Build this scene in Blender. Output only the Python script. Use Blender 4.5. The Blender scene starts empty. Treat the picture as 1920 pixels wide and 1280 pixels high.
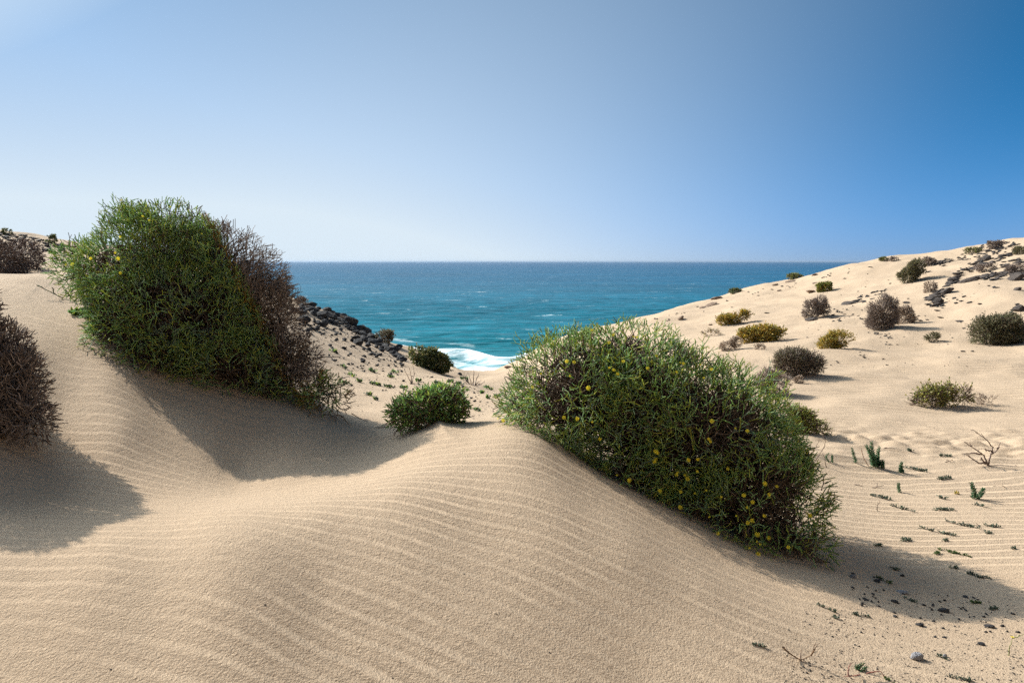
import bpy, math, random
import numpy as np
from mathutils import Vector

random.seed(7)
RNG = np.random.default_rng(7)
S = bpy.context.scene
COL = S.collection
R = math.radians

# ------------------------------------------------------------------ camera
HC = 12.0                                   # eye height above the sea
F = 1493.0                                  # focal length in photo pixels (1920 wide)
PITCH = math.atan((640 - 490) / F)
cam = bpy.data.cameras.new('camera')
cam.lens = 28.0
cam.sensor_width = 36.0
cam.clip_start = 0.05
cam.clip_end = 120000.0
cam_o = bpy.data.objects.new('camera', cam)
COL.objects.link(cam_o)
cam_o.location = (0, 0, HC)
cam_o.rotation_euler = (math.pi / 2 - PITCH, 0, 0)
S.camera = cam_o

# ------------------------------------------------------------------ light
SUN_AZ = R(-54)                             # from +Y, negative = left of the view
SUN_EL = R(34)
SUN_DIR = Vector((math.sin(SUN_AZ) * math.cos(SUN_EL), math.cos(SUN_AZ) * math.cos(SUN_EL), math.sin(SUN_EL)))
W = bpy.data.worlds.new("World")
S.world = W
W.use_nodes = True
wn, wl = W.node_tree.nodes, W.node_tree.links
wn.clear()
sky = wn.new('ShaderNodeTexSky')
sky.sky_type = 'NISHITA'
sky.sun_disc = False
sky.sun_elevation = SUN_EL
sky.sun_rotation = SUN_AZ
sky.altitude = 0
sky.air_density = 1.0
sky.dust_density = 0.5
sky.ozone_density = 3.0
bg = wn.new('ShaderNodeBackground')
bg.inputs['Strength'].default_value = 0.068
wo = wn.new('ShaderNodeOutputWorld')


def wmath(op, *v):
    nd = wn.new('ShaderNodeMath')
    nd.operation = op
    for i, x in enumerate(v):
        if isinstance(x, (int, float)):
            nd.inputs[i].default_value = x
        else:
            wl.new(x, nd.inputs[i])
    return nd.outputs[0]


def wmix(mode, fac, a, b):
    nd = wn.new('ShaderNodeMix')
    nd.data_type = 'RGBA'
    nd.blend_type = mode
    for sck, v in ((nd.inputs['Factor'], fac), (nd.inputs['A'], a), (nd.inputs['B'], b)):
        if isinstance(v, (int, float)):
            sck.default_value = v
        elif isinstance(v, tuple):
            sck.default_value = (*v, 1)
        else:
            wl.new(v, sck)
    return nd.outputs['Result']


def smooth(x, a, b):
    nd = wn.new('ShaderNodeMapRange')
    nd.interpolation_type = 'SMOOTHSTEP'
    nd.inputs['From Min'].default_value = a
    nd.inputs['From Max'].default_value = b
    wl.new(x, nd.inputs['Value'])
    return nd.outputs['Result']


# clear dusty sea air: the sky deepens away from the sun, a pale veil thickens towards the sun and the horizon
tc = wn.new('ShaderNodeTexCoord')
dot = wn.new('ShaderNodeVectorMath')
dot.operation = 'DOT_PRODUCT'
wl.new(tc.outputs['Generated'], dot.inputs[0])
dot.inputs[1].default_value = SUN_DIR
cosun = dot.outputs['Value']
sxyz = wn.new('ShaderNodeSeparateXYZ')
wl.new(tc.outputs['Generated'], sxyz.inputs[0])
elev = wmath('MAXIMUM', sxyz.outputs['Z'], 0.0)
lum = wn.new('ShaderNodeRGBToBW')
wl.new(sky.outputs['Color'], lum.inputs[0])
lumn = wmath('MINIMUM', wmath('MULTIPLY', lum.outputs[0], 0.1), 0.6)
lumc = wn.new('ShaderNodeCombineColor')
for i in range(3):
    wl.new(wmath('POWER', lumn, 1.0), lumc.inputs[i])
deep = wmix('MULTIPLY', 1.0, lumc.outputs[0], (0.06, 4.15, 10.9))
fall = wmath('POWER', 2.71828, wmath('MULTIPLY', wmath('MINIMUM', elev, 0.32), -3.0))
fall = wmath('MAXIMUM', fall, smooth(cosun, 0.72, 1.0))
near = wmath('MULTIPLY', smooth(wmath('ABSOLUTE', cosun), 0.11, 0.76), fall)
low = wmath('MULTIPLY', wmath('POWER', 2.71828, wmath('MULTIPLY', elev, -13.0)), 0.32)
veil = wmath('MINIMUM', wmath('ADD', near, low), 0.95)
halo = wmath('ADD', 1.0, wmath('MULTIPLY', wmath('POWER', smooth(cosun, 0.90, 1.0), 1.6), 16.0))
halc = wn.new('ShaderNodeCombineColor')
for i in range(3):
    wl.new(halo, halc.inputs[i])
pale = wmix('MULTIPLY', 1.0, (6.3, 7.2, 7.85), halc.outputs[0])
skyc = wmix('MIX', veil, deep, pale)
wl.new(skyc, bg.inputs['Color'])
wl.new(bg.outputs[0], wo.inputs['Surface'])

sun = bpy.data.lights.new('sun', 'SUN')
sun.energy = 3.9
sun.angle = R(0.53)
sun.color = (1.0, 0.93, 0.82)
sun_o = bpy.data.objects.new('sun', sun)
COL.objects.link(sun_o)
sun_o.location = SUN_DIR * 60 + Vector((0, 0, HC))
sun_o.rotation_euler = SUN_DIR.to_track_quat('Z', 'Y').to_euler()

S.view_settings.view_transform = 'Standard'
S.view_settings.look = 'None'
S.view_settings.gamma = 1.0
S.view_settings.use_curve_mapping = False
S.view_settings.exposure = 0.82
S.render.engine = 'CYCLES'
S.cycles.use_denoising = False
S.cycles.max_bounces = 6
S.cycles.volume_bounces = 0
S.cycles.sample_clamp_indirect = 2.5
S.cycles.sample_clamp_direct = 2.5
S.cycles.use_light_tree = False


# ------------------------------------------------------------------ helpers: projection
def ray(px, py):
    """photo pixel -> (tan azimuth, depression per unit of forward distance)"""
    xc, yc = (px - 960) / F, (640 - py) / F
    y = math.cos(PITCH) + yc * math.sin(PITCH)
    z = -math.sin(PITCH) + yc * math.cos(PITCH)
    return xc / y, -z / y


def at(px, py, Y):
    u, d = ray(px, py)
    return np.array((u * Y, Y, HC - d * Y))


def m_per_px(Y):
    return Y / F


# ------------------------------------------------------------------ helpers: numpy noise
def _hash(ix, iy, seed):
    h = np.sin(ix * 127.1 + iy * 311.7 + seed * 74.7) * 43758.5453
    return h - np.floor(h)


def vnoise(x, y, seed=0):
    ix, iy = np.floor(x), np.floor(y)
    fx, fy = x - ix, y - iy
    fx = fx * fx * fx * (fx * (fx * 6 - 15) + 10)
    fy = fy * fy * fy * (fy * (fy * 6 - 15) + 10)
    a, b = _hash(ix, iy, seed), _hash(ix + 1, iy, seed)
    c, d = _hash(ix, iy + 1, seed), _hash(ix + 1, iy + 1, seed)
    return (a + (b - a) * fx + (c - a) * fy + (a - b - c + d) * fx * fy) * 2 - 1


def fbm(x, y, o=3, seed=0):
    s, a = 0.0, 1.0
    for k in range(o):
        s = s + a * vnoise(x * 2 ** k + 17.3 * k, y * 2 ** k - 9.1 * k, seed + k)
        a *= 0.5
    return s


def sstep(a, b, x):
    t = np.clip((x - a) / (b - a), 0, 1)
    return t * t * (3 - 2 * t)


# ------------------------------------------------------------------ terrain
# (photo x, photo y, forward distance): points of the sand surface, seen or hidden behind a dune
CP = [
    # bottom edge and the ridge that runs from the lower left up to the middle hump
    (-300, 1300, 2.42), (0, 1280, 2.45), (300, 1280, 2.45), (600, 1280, 2.52), (960, 1280, 2.64), (1200, 1280, 2.78), (1440, 1280, 2.85), (1700, 1280, 3.0), (1920, 1280, 3.1), (2300, 1280, 3.2),
    (0, 1150, 2.76), (300, 1150, 2.77), (600, 1130, 2.92), (960, 1130, 3.04), (1200, 1130, 3.2), (1440, 1170, 3.3),
    (1700, 1180, 3.6), (1920, 1190, 3.65),
    (-300, 1040, 3.05), (0, 1040, 3.08), (200, 1030, 3.08), (400, 1010, 3.14), (480, 1000, 3.22), (600, 965, 3.44), (740, 920, 3.78), (850, 880, 4.16), (900, 945, 3.80), (1050, 960, 3.78), (1180, 1030, 3.58), (1330, 1100, 3.52),
    (300, 940, 4.08), (400, 930, 4.22), (480, 930, 4.2), (450, 885, 4.88), (560, 900, 4.62), (650, 880, 4.78), (740, 860, 4.8), (900, 850, 4.45), (1000, 880, 4.25), (1100, 950, 4.02),
    (700, 825, 5.45), (790, 820, 5.2), (880, 818, 4.98), (960, 803, 4.95), (1010, 825, 4.75),
    # right flank, under the right shrub
    (1050, 860, 4.6), (1150, 932, 4.35), (1250, 1000, 4.15), (1350, 1052, 4.05), (1450, 1085, 4.05), (1560, 1085, 4.2),
    (1100, 845, 5.6), (1250, 900, 5.3), (1400, 950, 5.3), (1500, 1000, 5.0),
    (1200, 800, 7.0), (1000, 778, 6.6), (1400, 860, 7.0),
    # left dune
    (60, 522, 7.6), (0, 528, 7.4), (-150, 530, 7.2), (120, 545, 7.3), (-300, 600, 6.5), (30, 560, 6.7), (110, 600, 6.3), (150, 660, 5.75), (60, 650, 5.6), (200, 720, 5.3),
    (230, 800, 4.82), (120, 760, 5.05), (0, 800, 4.55), (100, 850, 4.5), (250, 880, 4.45), (150, 950, 3.85), (0, 930, 3.9), (-250, 850, 4.4),
    (300, 755, 5.4), (400, 765, 5.5), (500, 770, 5.62), (560, 775, 5.65), (400, 845, 5.0), (550, 840, 5.1),
    (620, 810, 5.5), (680, 800, 5.75),
    (300, 600, 6.6), (420, 640, 6.8), (520, 700, 6.9),
    # behind the left crest
    (0, 522, 9.3), (100, 524, 9.2), (0, 515, 11.5), (100, 508, 12.5), (-250, 500, 12.0), (80, 490, 16.0), (0, 470, 18.0), (130, 462, 24.0), (0, 437, 25.0), (-250, 420, 26.0),
    (300, 480, 25.0), (250, 520, 13.0), (420, 560, 14.0),
    # mid valley and the rocky left slope
    (620, 760, 7.6), (720, 770, 7.4), (800, 770, 7.6), (900, 785, 7.2), (660, 740, 9.0), (800, 740, 10.0), (920, 745, 9.8), (650, 700, 12.0), (750, 710, 12.6), (880, 722, 12.6), (960, 728, 13.0),
    (600, 640, 16.5), (680, 670, 17.0), (780, 690, 18.0), (860, 706, 18.5), (930, 706, 19.5),
    (560, 568, 24.5), (640, 602, 25.0), (700, 640, 25.0), (735, 657, 25.0), (790, 680, 24.0), (840, 696, 23.5), (890, 707, 23.5), (600, 610, 21.5), (450, 530, 25.0),
    (950, 697, 25.0), (990, 668, 29.0), (1040, 638, 32.0), (1100, 625, 34.0),
    # behind the skyline, towards the shore
    (560, 592, 34.0), (700, 672, 34.0), (800, 705, 36.0), (890, 725, 36.0), (960, 722, 38.0), (1050, 690, 44.0),
    # right valley
    (1700, 1080, 4.5), (1920, 1090, 4.4), (1650, 1000, 5.3), (1850, 1000, 5.3), (1620, 900, 6.75), (1750, 900, 6.8), (1920, 920, 6.5), (2300, 950, 6.2),
    (1560, 840, 8.0), (1700, 830, 8.5), (1900, 840, 8.3), (1560, 780, 10.2), (1750, 765, 11.0), (1920, 770, 10.8), (1480, 760, 11.0),
    (1380, 720, 13.0), (1500, 705, 13.6), (1600, 700, 14.2), (1750, 690, 14.8), (1920, 690, 14.2), (2300, 690, 14.0),
    (1300, 660, 19.0), (1430, 650, 18.6), (1550, 652, 18.0), (1650, 615, 20.5), (1750, 640, 18.0), (1900, 643, 17.0),
    # right hillside
    (1240, 620, 26.0), (1350, 602, 27.0), (1450, 590, 26.5), (1540, 590, 25.0), (1700, 555, 26.0), (1800, 530, 27.0), (1900, 545, 23.0), (2300, 540, 22.0),
    (1200, 600, 38.0), (1270, 580, 39.5), (1350, 557, 40.0), (1430, 535, 40.0), (1500, 520, 40.0), (1600, 497, 40.0), (1680, 486, 39.5), (1760, 475, 39.0), (1850, 464, 38.0), (1920, 455, 37.0), (2300, 430, 36.0),
    (1500, 550, 34.0), (1620, 525, 34.0), (1750, 500, 34.0), (1880, 490, 32.0),
    (1270, 610, 50.0), (1430, 570, 50.0), (1600, 525, 50.0), (1760, 500, 50.0), (1920, 480, 50.0), (2300, 450, 50.0),
]


def to_polar(x, y):
    return np.arctan2(x, y), np.hypot(x, y)


_pts, _q = [], []
for (px, py, Y) in CP:
    p = at(px, py, Y)
    th, r = math.atan2(p[0], p[1]), math.hypot(p[0], p[1])
    _pts.append((th, math.log(r)))
    _q.append((HC - p[2]) / r)
for th in np.linspace(-0.95, 0.95, 7):                       # ground round the tripod
    _pts.append((th, math.log(1.1)))
    _q.append((1.52 + 0.08 * th) / 1.1)
for px, zr in ((-700, -0.5), (-300, -1.0), (200, -2.0), (560, -11.5), (960, -12.6), (1270, -12.6), (1600, -9.0), (1920, -5.0), (2500, -2.0)):
    u, _ = ray(px, 500)
    th = math.atan(u)
    r = 75.0
    _pts.append((th, math.log(r)))
    _q.append(-zr / r)
TS = np.array((2.4, 1.0))                                     # scale of (azimuth, log distance)
_P = np.array(_pts) * TS
_Q = np.array(_q)


def _tps(a, b):
    d2 = ((a[:, None, :] - b[None, :, :]) ** 2).sum(-1)
    return 0.5 * d2 * np.log(d2 + 1e-12)


_n = len(_P)
_A = np.zeros((_n + 3, _n + 3))
_A[:_n, :_n] = _tps(_P, _P) + np.diag(np.where((np.exp(_P[:, 1]) < 4.6) & (_P[:, 0] / 2.4 < 0.25), 0.02, 0.0012))
_A[:_n, _n:] = np.c_[np.ones(_n), _P]
_A[_n:, :_n] = _A[:_n, _n:].T
_W = np.linalg.solve(_A, np.r_[_Q, 0, 0, 0])


def base_q(th, lr):
    out = np.empty(len(th))
    for i in range(0, len(th), 40000):
        p = np.c_[th[i:i + 40000], lr[i:i + 40000]] * TS
        out[i:i + 40000] = _tps(p, _P) @ _W[:_n] + _W[_n] + p @ _W[_n + 1:]
    return out


def ridge(x, y, pts, h, wl_, wr_):
    """a sand tail: crest along pts, height h at its head fading to 0, left/right widths"""
    best = np.full(x.shape, 1e9)
    val = np.zeros(x.shape)
    n = len(pts) - 1
    for i in range(n):
        a, b = np.array(pts[i][:2]), np.array(pts[i + 1][:2])
        ab = b - a
        L2 = ab @ ab
        t = np.clip(((x - a[0]) * ab[0] + (y - a[1]) * ab[1]) / L2, 0, 1)
        dx, dy = x - a[0] - t * ab[0], y - a[1] - t * ab[1]
        dist = np.hypot(dx, dy)
        side = np.sign(ab[0] * dy - ab[1] * dx)
        s = (i + t) / n
        hh = h * np.minimum(1, (1 - s) * 1.6)
        w = np.where(side > 0, wr_, wl_)
        v = hh * np.exp(-np.abs(dist) / w)
        m = dist < best
        best = np.where(m, dist, best)
        val = np.where(m, v, val)
    return val


R_SMALL = [at(815, 786, 5.75), at(822, 797, 5.4), at(835, 822, 5.05), at(870, 850, 4.7)]
R_RIGHT = [at(1480, 800, 7.0), at(1540, 812, 7.3), at(1620, 840, 7.4), at(1720, 862, 7.4)]
R_GREEN = [at(772, 658, 24.0), at(812, 668, 23.0), at(850, 690, 21.0), at(870, 700, 19.0)]


def terrain(x, y):
    x = np.asarray(x, float)
    y = np.asarray(y, float)
    th, r = to_polar(x, y)
    r = np.maximum(r, 0.3)
    lr = np.log(np.clip(r, 0.9, 75.0))
    lim = 0.95
    q = base_q(np.clip(th, -lim, lim).ravel(), lr.ravel()).reshape(th.shape)
    z_front = -q * np.exp(lr)
    # unseen dune added behind the camera to bounce sunlight onto the shaded fronts
    back = sstep(lim, lim + 0.7, np.abs(th))
    z_back = -1.25 + 6.0 * sstep(3.0, 13, r) + 0.25 * fbm(x * 0.12, y * 0.12, 2, 5) * np.minimum(r / 6, 1)
    z = z_front * (1 - back) + z_back * back
    z = np.where(r > 75, z - (r - 75) * 0.04 * (np.abs(th) < 0.5), z)
    # sand tails behind the shrubs and small unevenness
    z = z + ridge(x, y, R_SMALL, 0.075, 0.13, 0.16)
    z = z + ridge(x, y, R_RIGHT, 0.10, 0.3, 0.2)
    z = z + ridge(x, y, R_GREEN, 0.35, 0.9, 0.5)
    far = sstep(6, 14, r)
    z = z + far * 0.055 * fbm(x * 0.8, y * 0.8, 3, 1) + far * sstep(14, 26, r) * 0.10 * fbm(x * 0.35, y * 0.35, 2, 3)
    z = z + (1 - far) * 0.005 * fbm(x * 1.6, y * 1.6, 2, 2)
    # trampled strip across the right valley
    strip = np.exp(-((y - 8.6 + 0.12 * (x - 4)) / 0.85) ** 2) * sstep(2.2, 3.6, x) * (1 - sstep(6.6, 9, x))
    z = z + strip * 0.065 * (np.abs(fbm(x * 3.4, y * 4.2, 2, 9)) - 0.35)
    return z + HC


def ground(px, py, ymin=1.0, ymax=70):
    """where the line of sight through a photo pixel meets the sand"""
    u, d = ray(px, py)
    Y = np.exp(np.linspace(math.log(ymin), math.log(ymax), 500))
    dz = (HC - d * Y) - terrain(u * Y, Y)
    k = np.argmax(dz < 0)
    if dz[k] >= 0:
        k = int(np.argmin(dz))
        y = Y[k]
    elif k == 0:
        y = Y[0]
    else:
        t = dz[k - 1] / (dz[k - 1] - dz[k])
        y = Y[k - 1] + t * (Y[k] - Y[k - 1])
    x = u * y
    return np.array((x, y, float(terrain(np.array([x]), np.array([y]))[0])))


def tz(x, y):
    return float(terrain(np.array([x]), np.array([y]))[0])


# ------------------------------------------------------------------ helpers: objects
def mesh_np(name, V, Fc, cols=None, smooth=False, mats=()):
    """V (n,3); Fc (m,k) faces all with k corners"""
    me = bpy.data.meshes.new(name)
    V = np.asarray(V, np.float32)
    Fc = np.asarray(Fc, np.int32)
    m, k = Fc.shape
    me.vertices.add(len(V))
    me.vertices.foreach_set('co', V.ravel())
    me.loops.add(m * k)
    me.loops.foreach_set('vertex_index', Fc.ravel())
    me.polygons.add(m)
    me.polygons.foreach_set('loop_start', np.arange(0, m * k, k, dtype=np.int32))
    if smooth:
        me.polygons.foreach_set('use_smooth', np.ones(m, bool))
    if cols is not None:
        a = me.color_attributes.new('tint', 'FLOAT_COLOR', 'POINT')
        c = np.ones((len(V), 4), np.float32)
        c[:, :3] = cols
        a.data.foreach_set('color', c.ravel())
    for mt in mats:
        me.materials.append(mt)
    me.update(calc_edges=True)
    return me


def link(name, me, parent=None, loc=None, kind=None):
    o = bpy.data.objects.new(name, me)
    COL.objects.link(o)
    if parent is not None:
        o.parent = parent
    if loc is not None:
        o.location = loc
    if kind:
        o['kind'] = kind
    return o


def tag(o, label=None, cat=None, group=None, kind=None):
    if label:
        o['label'] = label
    if cat:
        o['category'] = cat
    if group:
        o['group'] = group
    if kind:
        o['kind'] = kind
    return o


def thing(name, loc, label, cat, group=None):
    o = bpy.data.objects.new(name, None)
    COL.objects.link(o)
    o.empty_display_size = 0.1
    o.location = loc
    return tag(o, label, cat, group)


# ------------------------------------------------------------------ materials
class NT:
    def __init__(self, name):
        self.m = bpy.data.materials.new(name)
        self.m.use_nodes = True
        self.t = self.m.node_tree
        self.b = self.t.nodes['Principled BSDF']

    def n(self, typ, **kw):
        nd = self.t.nodes.new(typ)
        for k, v in kw.items():
            if k.startswith('i_'):
                nd.inputs[k[2:].replace('_', ' ')].default_value = v
            else:
                setattr(nd, k, v)
        return nd

    def l(self, a, b):
        self.t.links.new(a, b)

    def math(self, op, a, b=None, c=None):
        nd = self.t.nodes.new('ShaderNodeMath')
        nd.operation = op
        for i, v in enumerate((a, b, c)):
            if v is None:
                continue
            if isinstance(v, (int, float)):
                nd.inputs[i].default_value = v
            else:
                self.l(v, nd.inputs[i])
        return nd.outputs[0]

    def noise(self, vec, scale, detail=2, rough=0.5):
        nd = self.n('ShaderNodeTexNoise')
        nd.inputs['Scale'].default_value = scale
        nd.inputs['Detail'].default_value = detail
        nd.inputs['Roughness'].default_value = rough
        if vec is not None:
            self.l(vec, nd.inputs['Vector'])
        return nd.outputs['Fac']

    def ramp(self, fac, stops):
        nd = self.n('ShaderNodeValToRGB')
        e = nd.color_ramp.elements
        while len(e) < len(stops):
            e.new(0.5)
        for i, (p, c) in enumerate(stops):
            e[i].position = p
            e[i].color = (c[0], c[1], c[2], 1) if not isinstance(c, (int, float)) else (c, c, c, 1)
        self.l(fac, nd.inputs['Fac'])
        return nd.outputs['Color']

    def mix(self, fac, a, b, mode='MIX'):
        nd = self.n('ShaderNodeMix', data_type='RGBA', blend_type=mode)
        for s, v in ((nd.inputs['Factor'], fac), (nd.inputs['A'], a), (nd.inputs['B'], b)):
            if isinstance(v, (int, float)):
                s.default_value = v
            elif isinstance(v, tuple):
                s.default_value = (v[0], v[1], v[2], 1)
            else:
                self.l(v, s)
        return nd.outputs['Result']

    def bump(self, height, dist=1.0, strength=1.0, normal=None):
        nd = self.n('ShaderNodeBump')
        nd.inputs['Strength'].default_value = strength
        nd.inputs['Distance'].default_value = dist
        self.l(height, nd.inputs['Height'])
        if normal is not None:
            self.l(normal, nd.inputs['Normal'])
        return nd.outputs['Normal']


def mat_sand():
    k = NT('sand')
    pos = k.n('ShaderNodeNewGeometry').outputs['Position']
    n1 = k.noise(pos, 0.7, 4)
    n2 = k.noise(pos, 6.0, 4)
    gr = k.noise(pos, 260.0, 2, 0.7)
    gr2 = k.noise(pos, 95.0, 3, 0.7)
    c = k.ramp(n1, [(0.3, (0.42, 0.308, 0.205)), (0.7, (0.475, 0.355, 0.243))])
    c = k.mix(0.35, c, k.ramp(n2, [(0.3, (0.385, 0.288, 0.2)), (0.7, (0.505, 0.375, 0.255))]))
    c = k.mix(0.5, c, k.ramp(gr, [(0.28, (0.24, 0.18, 0.13)), (0.5, (0.44, 0.33, 0.225)), (0.75, (0.66, 0.53, 0.39))]))
    k.l(c, k.b.inputs['Base Color'])
    k.b.inputs['Roughness'].default_value = 0.95
    k.b.inputs['Specular IOR Level'].default_value = 0.15
    ph = k.n('ShaderNodeAttribute', attribute_name='ripple_phase').outputs['Fac']
    am = k.n('ShaderNodeAttribute', attribute_name='ripple_amp').outputs['Fac']
    warp = k.math('MULTIPLY', k.math('SUBTRACT', k.noise(pos, 2.2, 3), 0.5), 5.0)
    p = k.math('ADD', ph, warp)
    s = k.math('SINE', k.math('ADD', p, k.math('MULTIPLY', k.math('SINE', p), 0.8)))
    brk = k.ramp(k.noise(pos, 1.1, 2), [(0.34, 0.2), (0.6, 1.0)])
    rip = k.math('MULTIPLY', k.math('MULTIPLY', s, am), brk)
    hgt = k.math('ADD', rip, k.math('MULTIPLY', gr2, 0.0085))
    hgt = k.math('ADD', hgt, k.math('MULTIPLY', k.noise(pos, 22.0, 3), 0.006))
    hgt = k.math('ADD', hgt, k.math('MULTIPLY', gr, 0.0022))
    k.l(k.bump(hgt), k.b.inputs['Normal'])
    return k.m


def mat_tint(name, rough=0.6, spec=0.3, trans=0.0, var=0.0, scale=30):
    k = NT(name)
    c = k.n('ShaderNodeAttribute', attribute_name='tint').outputs['Color']
    if var:
        geo = k.n('ShaderNodeNewGeometry').outputs['Position']
        c = k.mix(var, c, k.ramp(k.noise(geo, scale, 3), [(0.3, 0.35), (0.7, 1.5)]), 'MULTIPLY')
    k.l(c, k.b.inputs['Base Color'])
    k.b.inputs['Roughness'].default_value = rough
    k.b.inputs['Specular IOR Level'].default_value = spec
    if trans:
        out = [n for n in k.t.nodes if n.type == 'OUTPUT_MATERIAL'][0]
        tr = k.n('ShaderNodeBsdfTranslucent')
        k.l(c, tr.inputs['Color'])
        mx = k.n('ShaderNodeMixShader')
        mx.inputs[0].default_value = trans
        k.l(k.b.outputs[0], mx.inputs[1])
        k.l(tr.outputs[0], mx.inputs[2])
        k.l(mx.outputs[0], out.inputs['Surface'])
    return k.m


def mat_rock(name, dark, light):
    k = NT(name)
    pos = k.n('ShaderNodeNewGeometry').outputs['Position']
    n = k.noise(pos, 9.0, 5, 0.65)
    oi = k.n('ShaderNodeObjectInfo').outputs['Random']
    c = k.ramp(n, [(0.3, dark), (0.75, light)])
    c = k.mix(k.math('MULTIPLY', oi, 0.35), c, light)
    k.l(c, k.b.inputs['Base Color'])
    k.b.inputs['Roughness'].default_value = 0.85
    k.b.inputs['Specular IOR Level'].default_value = 0.3
    k.l(k.bump(k.noise(pos, 30.0, 4, 0.7), 0.05, 0.8), k.b.inputs['Normal'])
    return k.m


def mat_sea():
    k = NT('sea_water')
    pos = k.n('ShaderNodeNewGeometry').outputs['Position']
    sep = k.n('ShaderNodeSeparateXYZ')
    k.l(pos, sep.inputs[0])
    ln = k.n('ShaderNodeVectorMath', operation='LENGTH')
    k.l(pos, ln.inputs[0])
    dist = ln.outputs['Value']
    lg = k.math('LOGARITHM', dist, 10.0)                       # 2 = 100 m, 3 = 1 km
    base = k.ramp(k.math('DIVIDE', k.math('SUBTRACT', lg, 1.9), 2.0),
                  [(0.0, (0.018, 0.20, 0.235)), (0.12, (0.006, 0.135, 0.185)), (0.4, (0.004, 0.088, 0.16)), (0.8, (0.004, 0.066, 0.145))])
    st = k.n('ShaderNodeMapping')
    st.inputs['Scale'].default_value = (0.35, 1.0, 1.0)
    st.inputs['Rotation'].default_value = (0, 0, R(-8))
    k.l(pos, st.inputs['Vector'])
    sv = st.outputs['Vector']
    patch = k.noise(sv, 0.02, 4)
    base = k.mix(0.5, base, k.ramp(patch, [(0.3, 0.55), (0.7, 1.35)]), 'MULTIPLY')
    small = k.noise(sv, 0.42, 4, 0.65)
    base = k.mix(0.7, base, k.ramp(small, [(0.3, 0.45), (0.52, 1.0), (0.72, 1.75)]), 'MULTIPLY')
    # foam: surf near the shore, whitecaps further out
    fo = k.n('ShaderNodeAttribute', attribute_name='foam').outputs['Fac']
    f1 = k.noise(sv, 0.55, 6, 0.75)
    f2 = k.noise(sv, 0.11, 3)
    surf = k.math('ADD', k.math('ADD', k.math('MULTIPLY', f1, 1.3), k.math('MULTIPLY', f2, 0.5)), k.math('SUBTRACT', k.math('MULTIPLY', fo, 1.0), 1.32))
    surf = k.ramp(surf, [(0.04, 0.0), (0.12, 0.3), (0.42, 1.0)])
    vor = k.n('ShaderNodeMapping')
    vor.inputs['Scale'].default_value = (0.045, 0.10, 1.0)
    k.l(pos, vor.inputs['Vector'])
    st2 = k.n('ShaderNodeMapping')
    st2.inputs['Scale'].default_value = (0.16, 0.42, 1.0)
    st2.inputs['Rotation'].default_value = (0, 0, R(12))
    k.l(pos, st2.inputs['Vector'])
    w1 = k.noise(vor.outputs['Vector'], 1.0, 3, 0.6)
    w2 = k.noise(st2.outputs['Vector'], 1.0, 6, 0.75)
    cap = k.math('ADD', k.math('MULTIPLY', w1, 0.6), w2)
    caps = k.ramp(cap, [(0.985, 0.0), (1.0, 0.0)])
    capf = k.math('MULTIPLY', k.math('SUBTRACT', cap, 0.94), 12.0)
    capf = k.math('MINIMUM', k.math('MAXIMUM', capf, 0.0), 0.85)
    foam = k.math('MAXIMUM', surf, capf)
    colr = k.mix(foam, base, k.ramp(foam, [(0.0, (0.22, 0.45, 0.48)), (0.6, (0.52, 0.62, 0.65)), (1.0, (0.66, 0.70, 0.72))]))
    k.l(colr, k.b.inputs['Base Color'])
    k.l(k.math('ADD', k.math('MULTIPLY', foam, 0.55), 0.32), k.b.inputs['Roughness'])
    k.b.inputs['IOR'].default_value = 1.33
    k.b.inputs['Specular IOR Level'].default_value = 0.08
    h = k.math('ADD', k.math('MULTIPLY', k.noise(sv, 0.16, 3), 1.6), k.math('MULTIPLY', k.noise(sv, 0.8, 4, 0.6), 0.45))
    k.l(k.bump(h, 1.0, 0.9), k.b.inputs['Normal'])
    return k.m


M_SAND = mat_sand()
M_SEA = mat_sea()
M_TWIG = mat_tint('green_twig', 0.6, 0.3, 0.5)
M_DRY = mat_tint('dry_twig', 0.8, 0.2)
M_LEAF = mat_tint('leaf', 0.5, 0.4, 0.4)
M_PETAL = mat_tint('petal', 0.6, 0.2, 0.45)
M_BASALT = mat_rock('basalt', (0.010, 0.010, 0.012), (0.055, 0.052, 0.052))
M_DARK = mat_rock('dark_brown_rock', (0.022, 0.018, 0.016), (0.11, 0.088, 0.075))
M_BROWN = mat_rock('brown_rock', (0.10, 0.07, 0.05), (0.32, 0.22, 0.15))
M_GREY = mat_rock('grey_rock', (0.12, 0.12, 0.13), (0.36, 0.35, 0.36))


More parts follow.
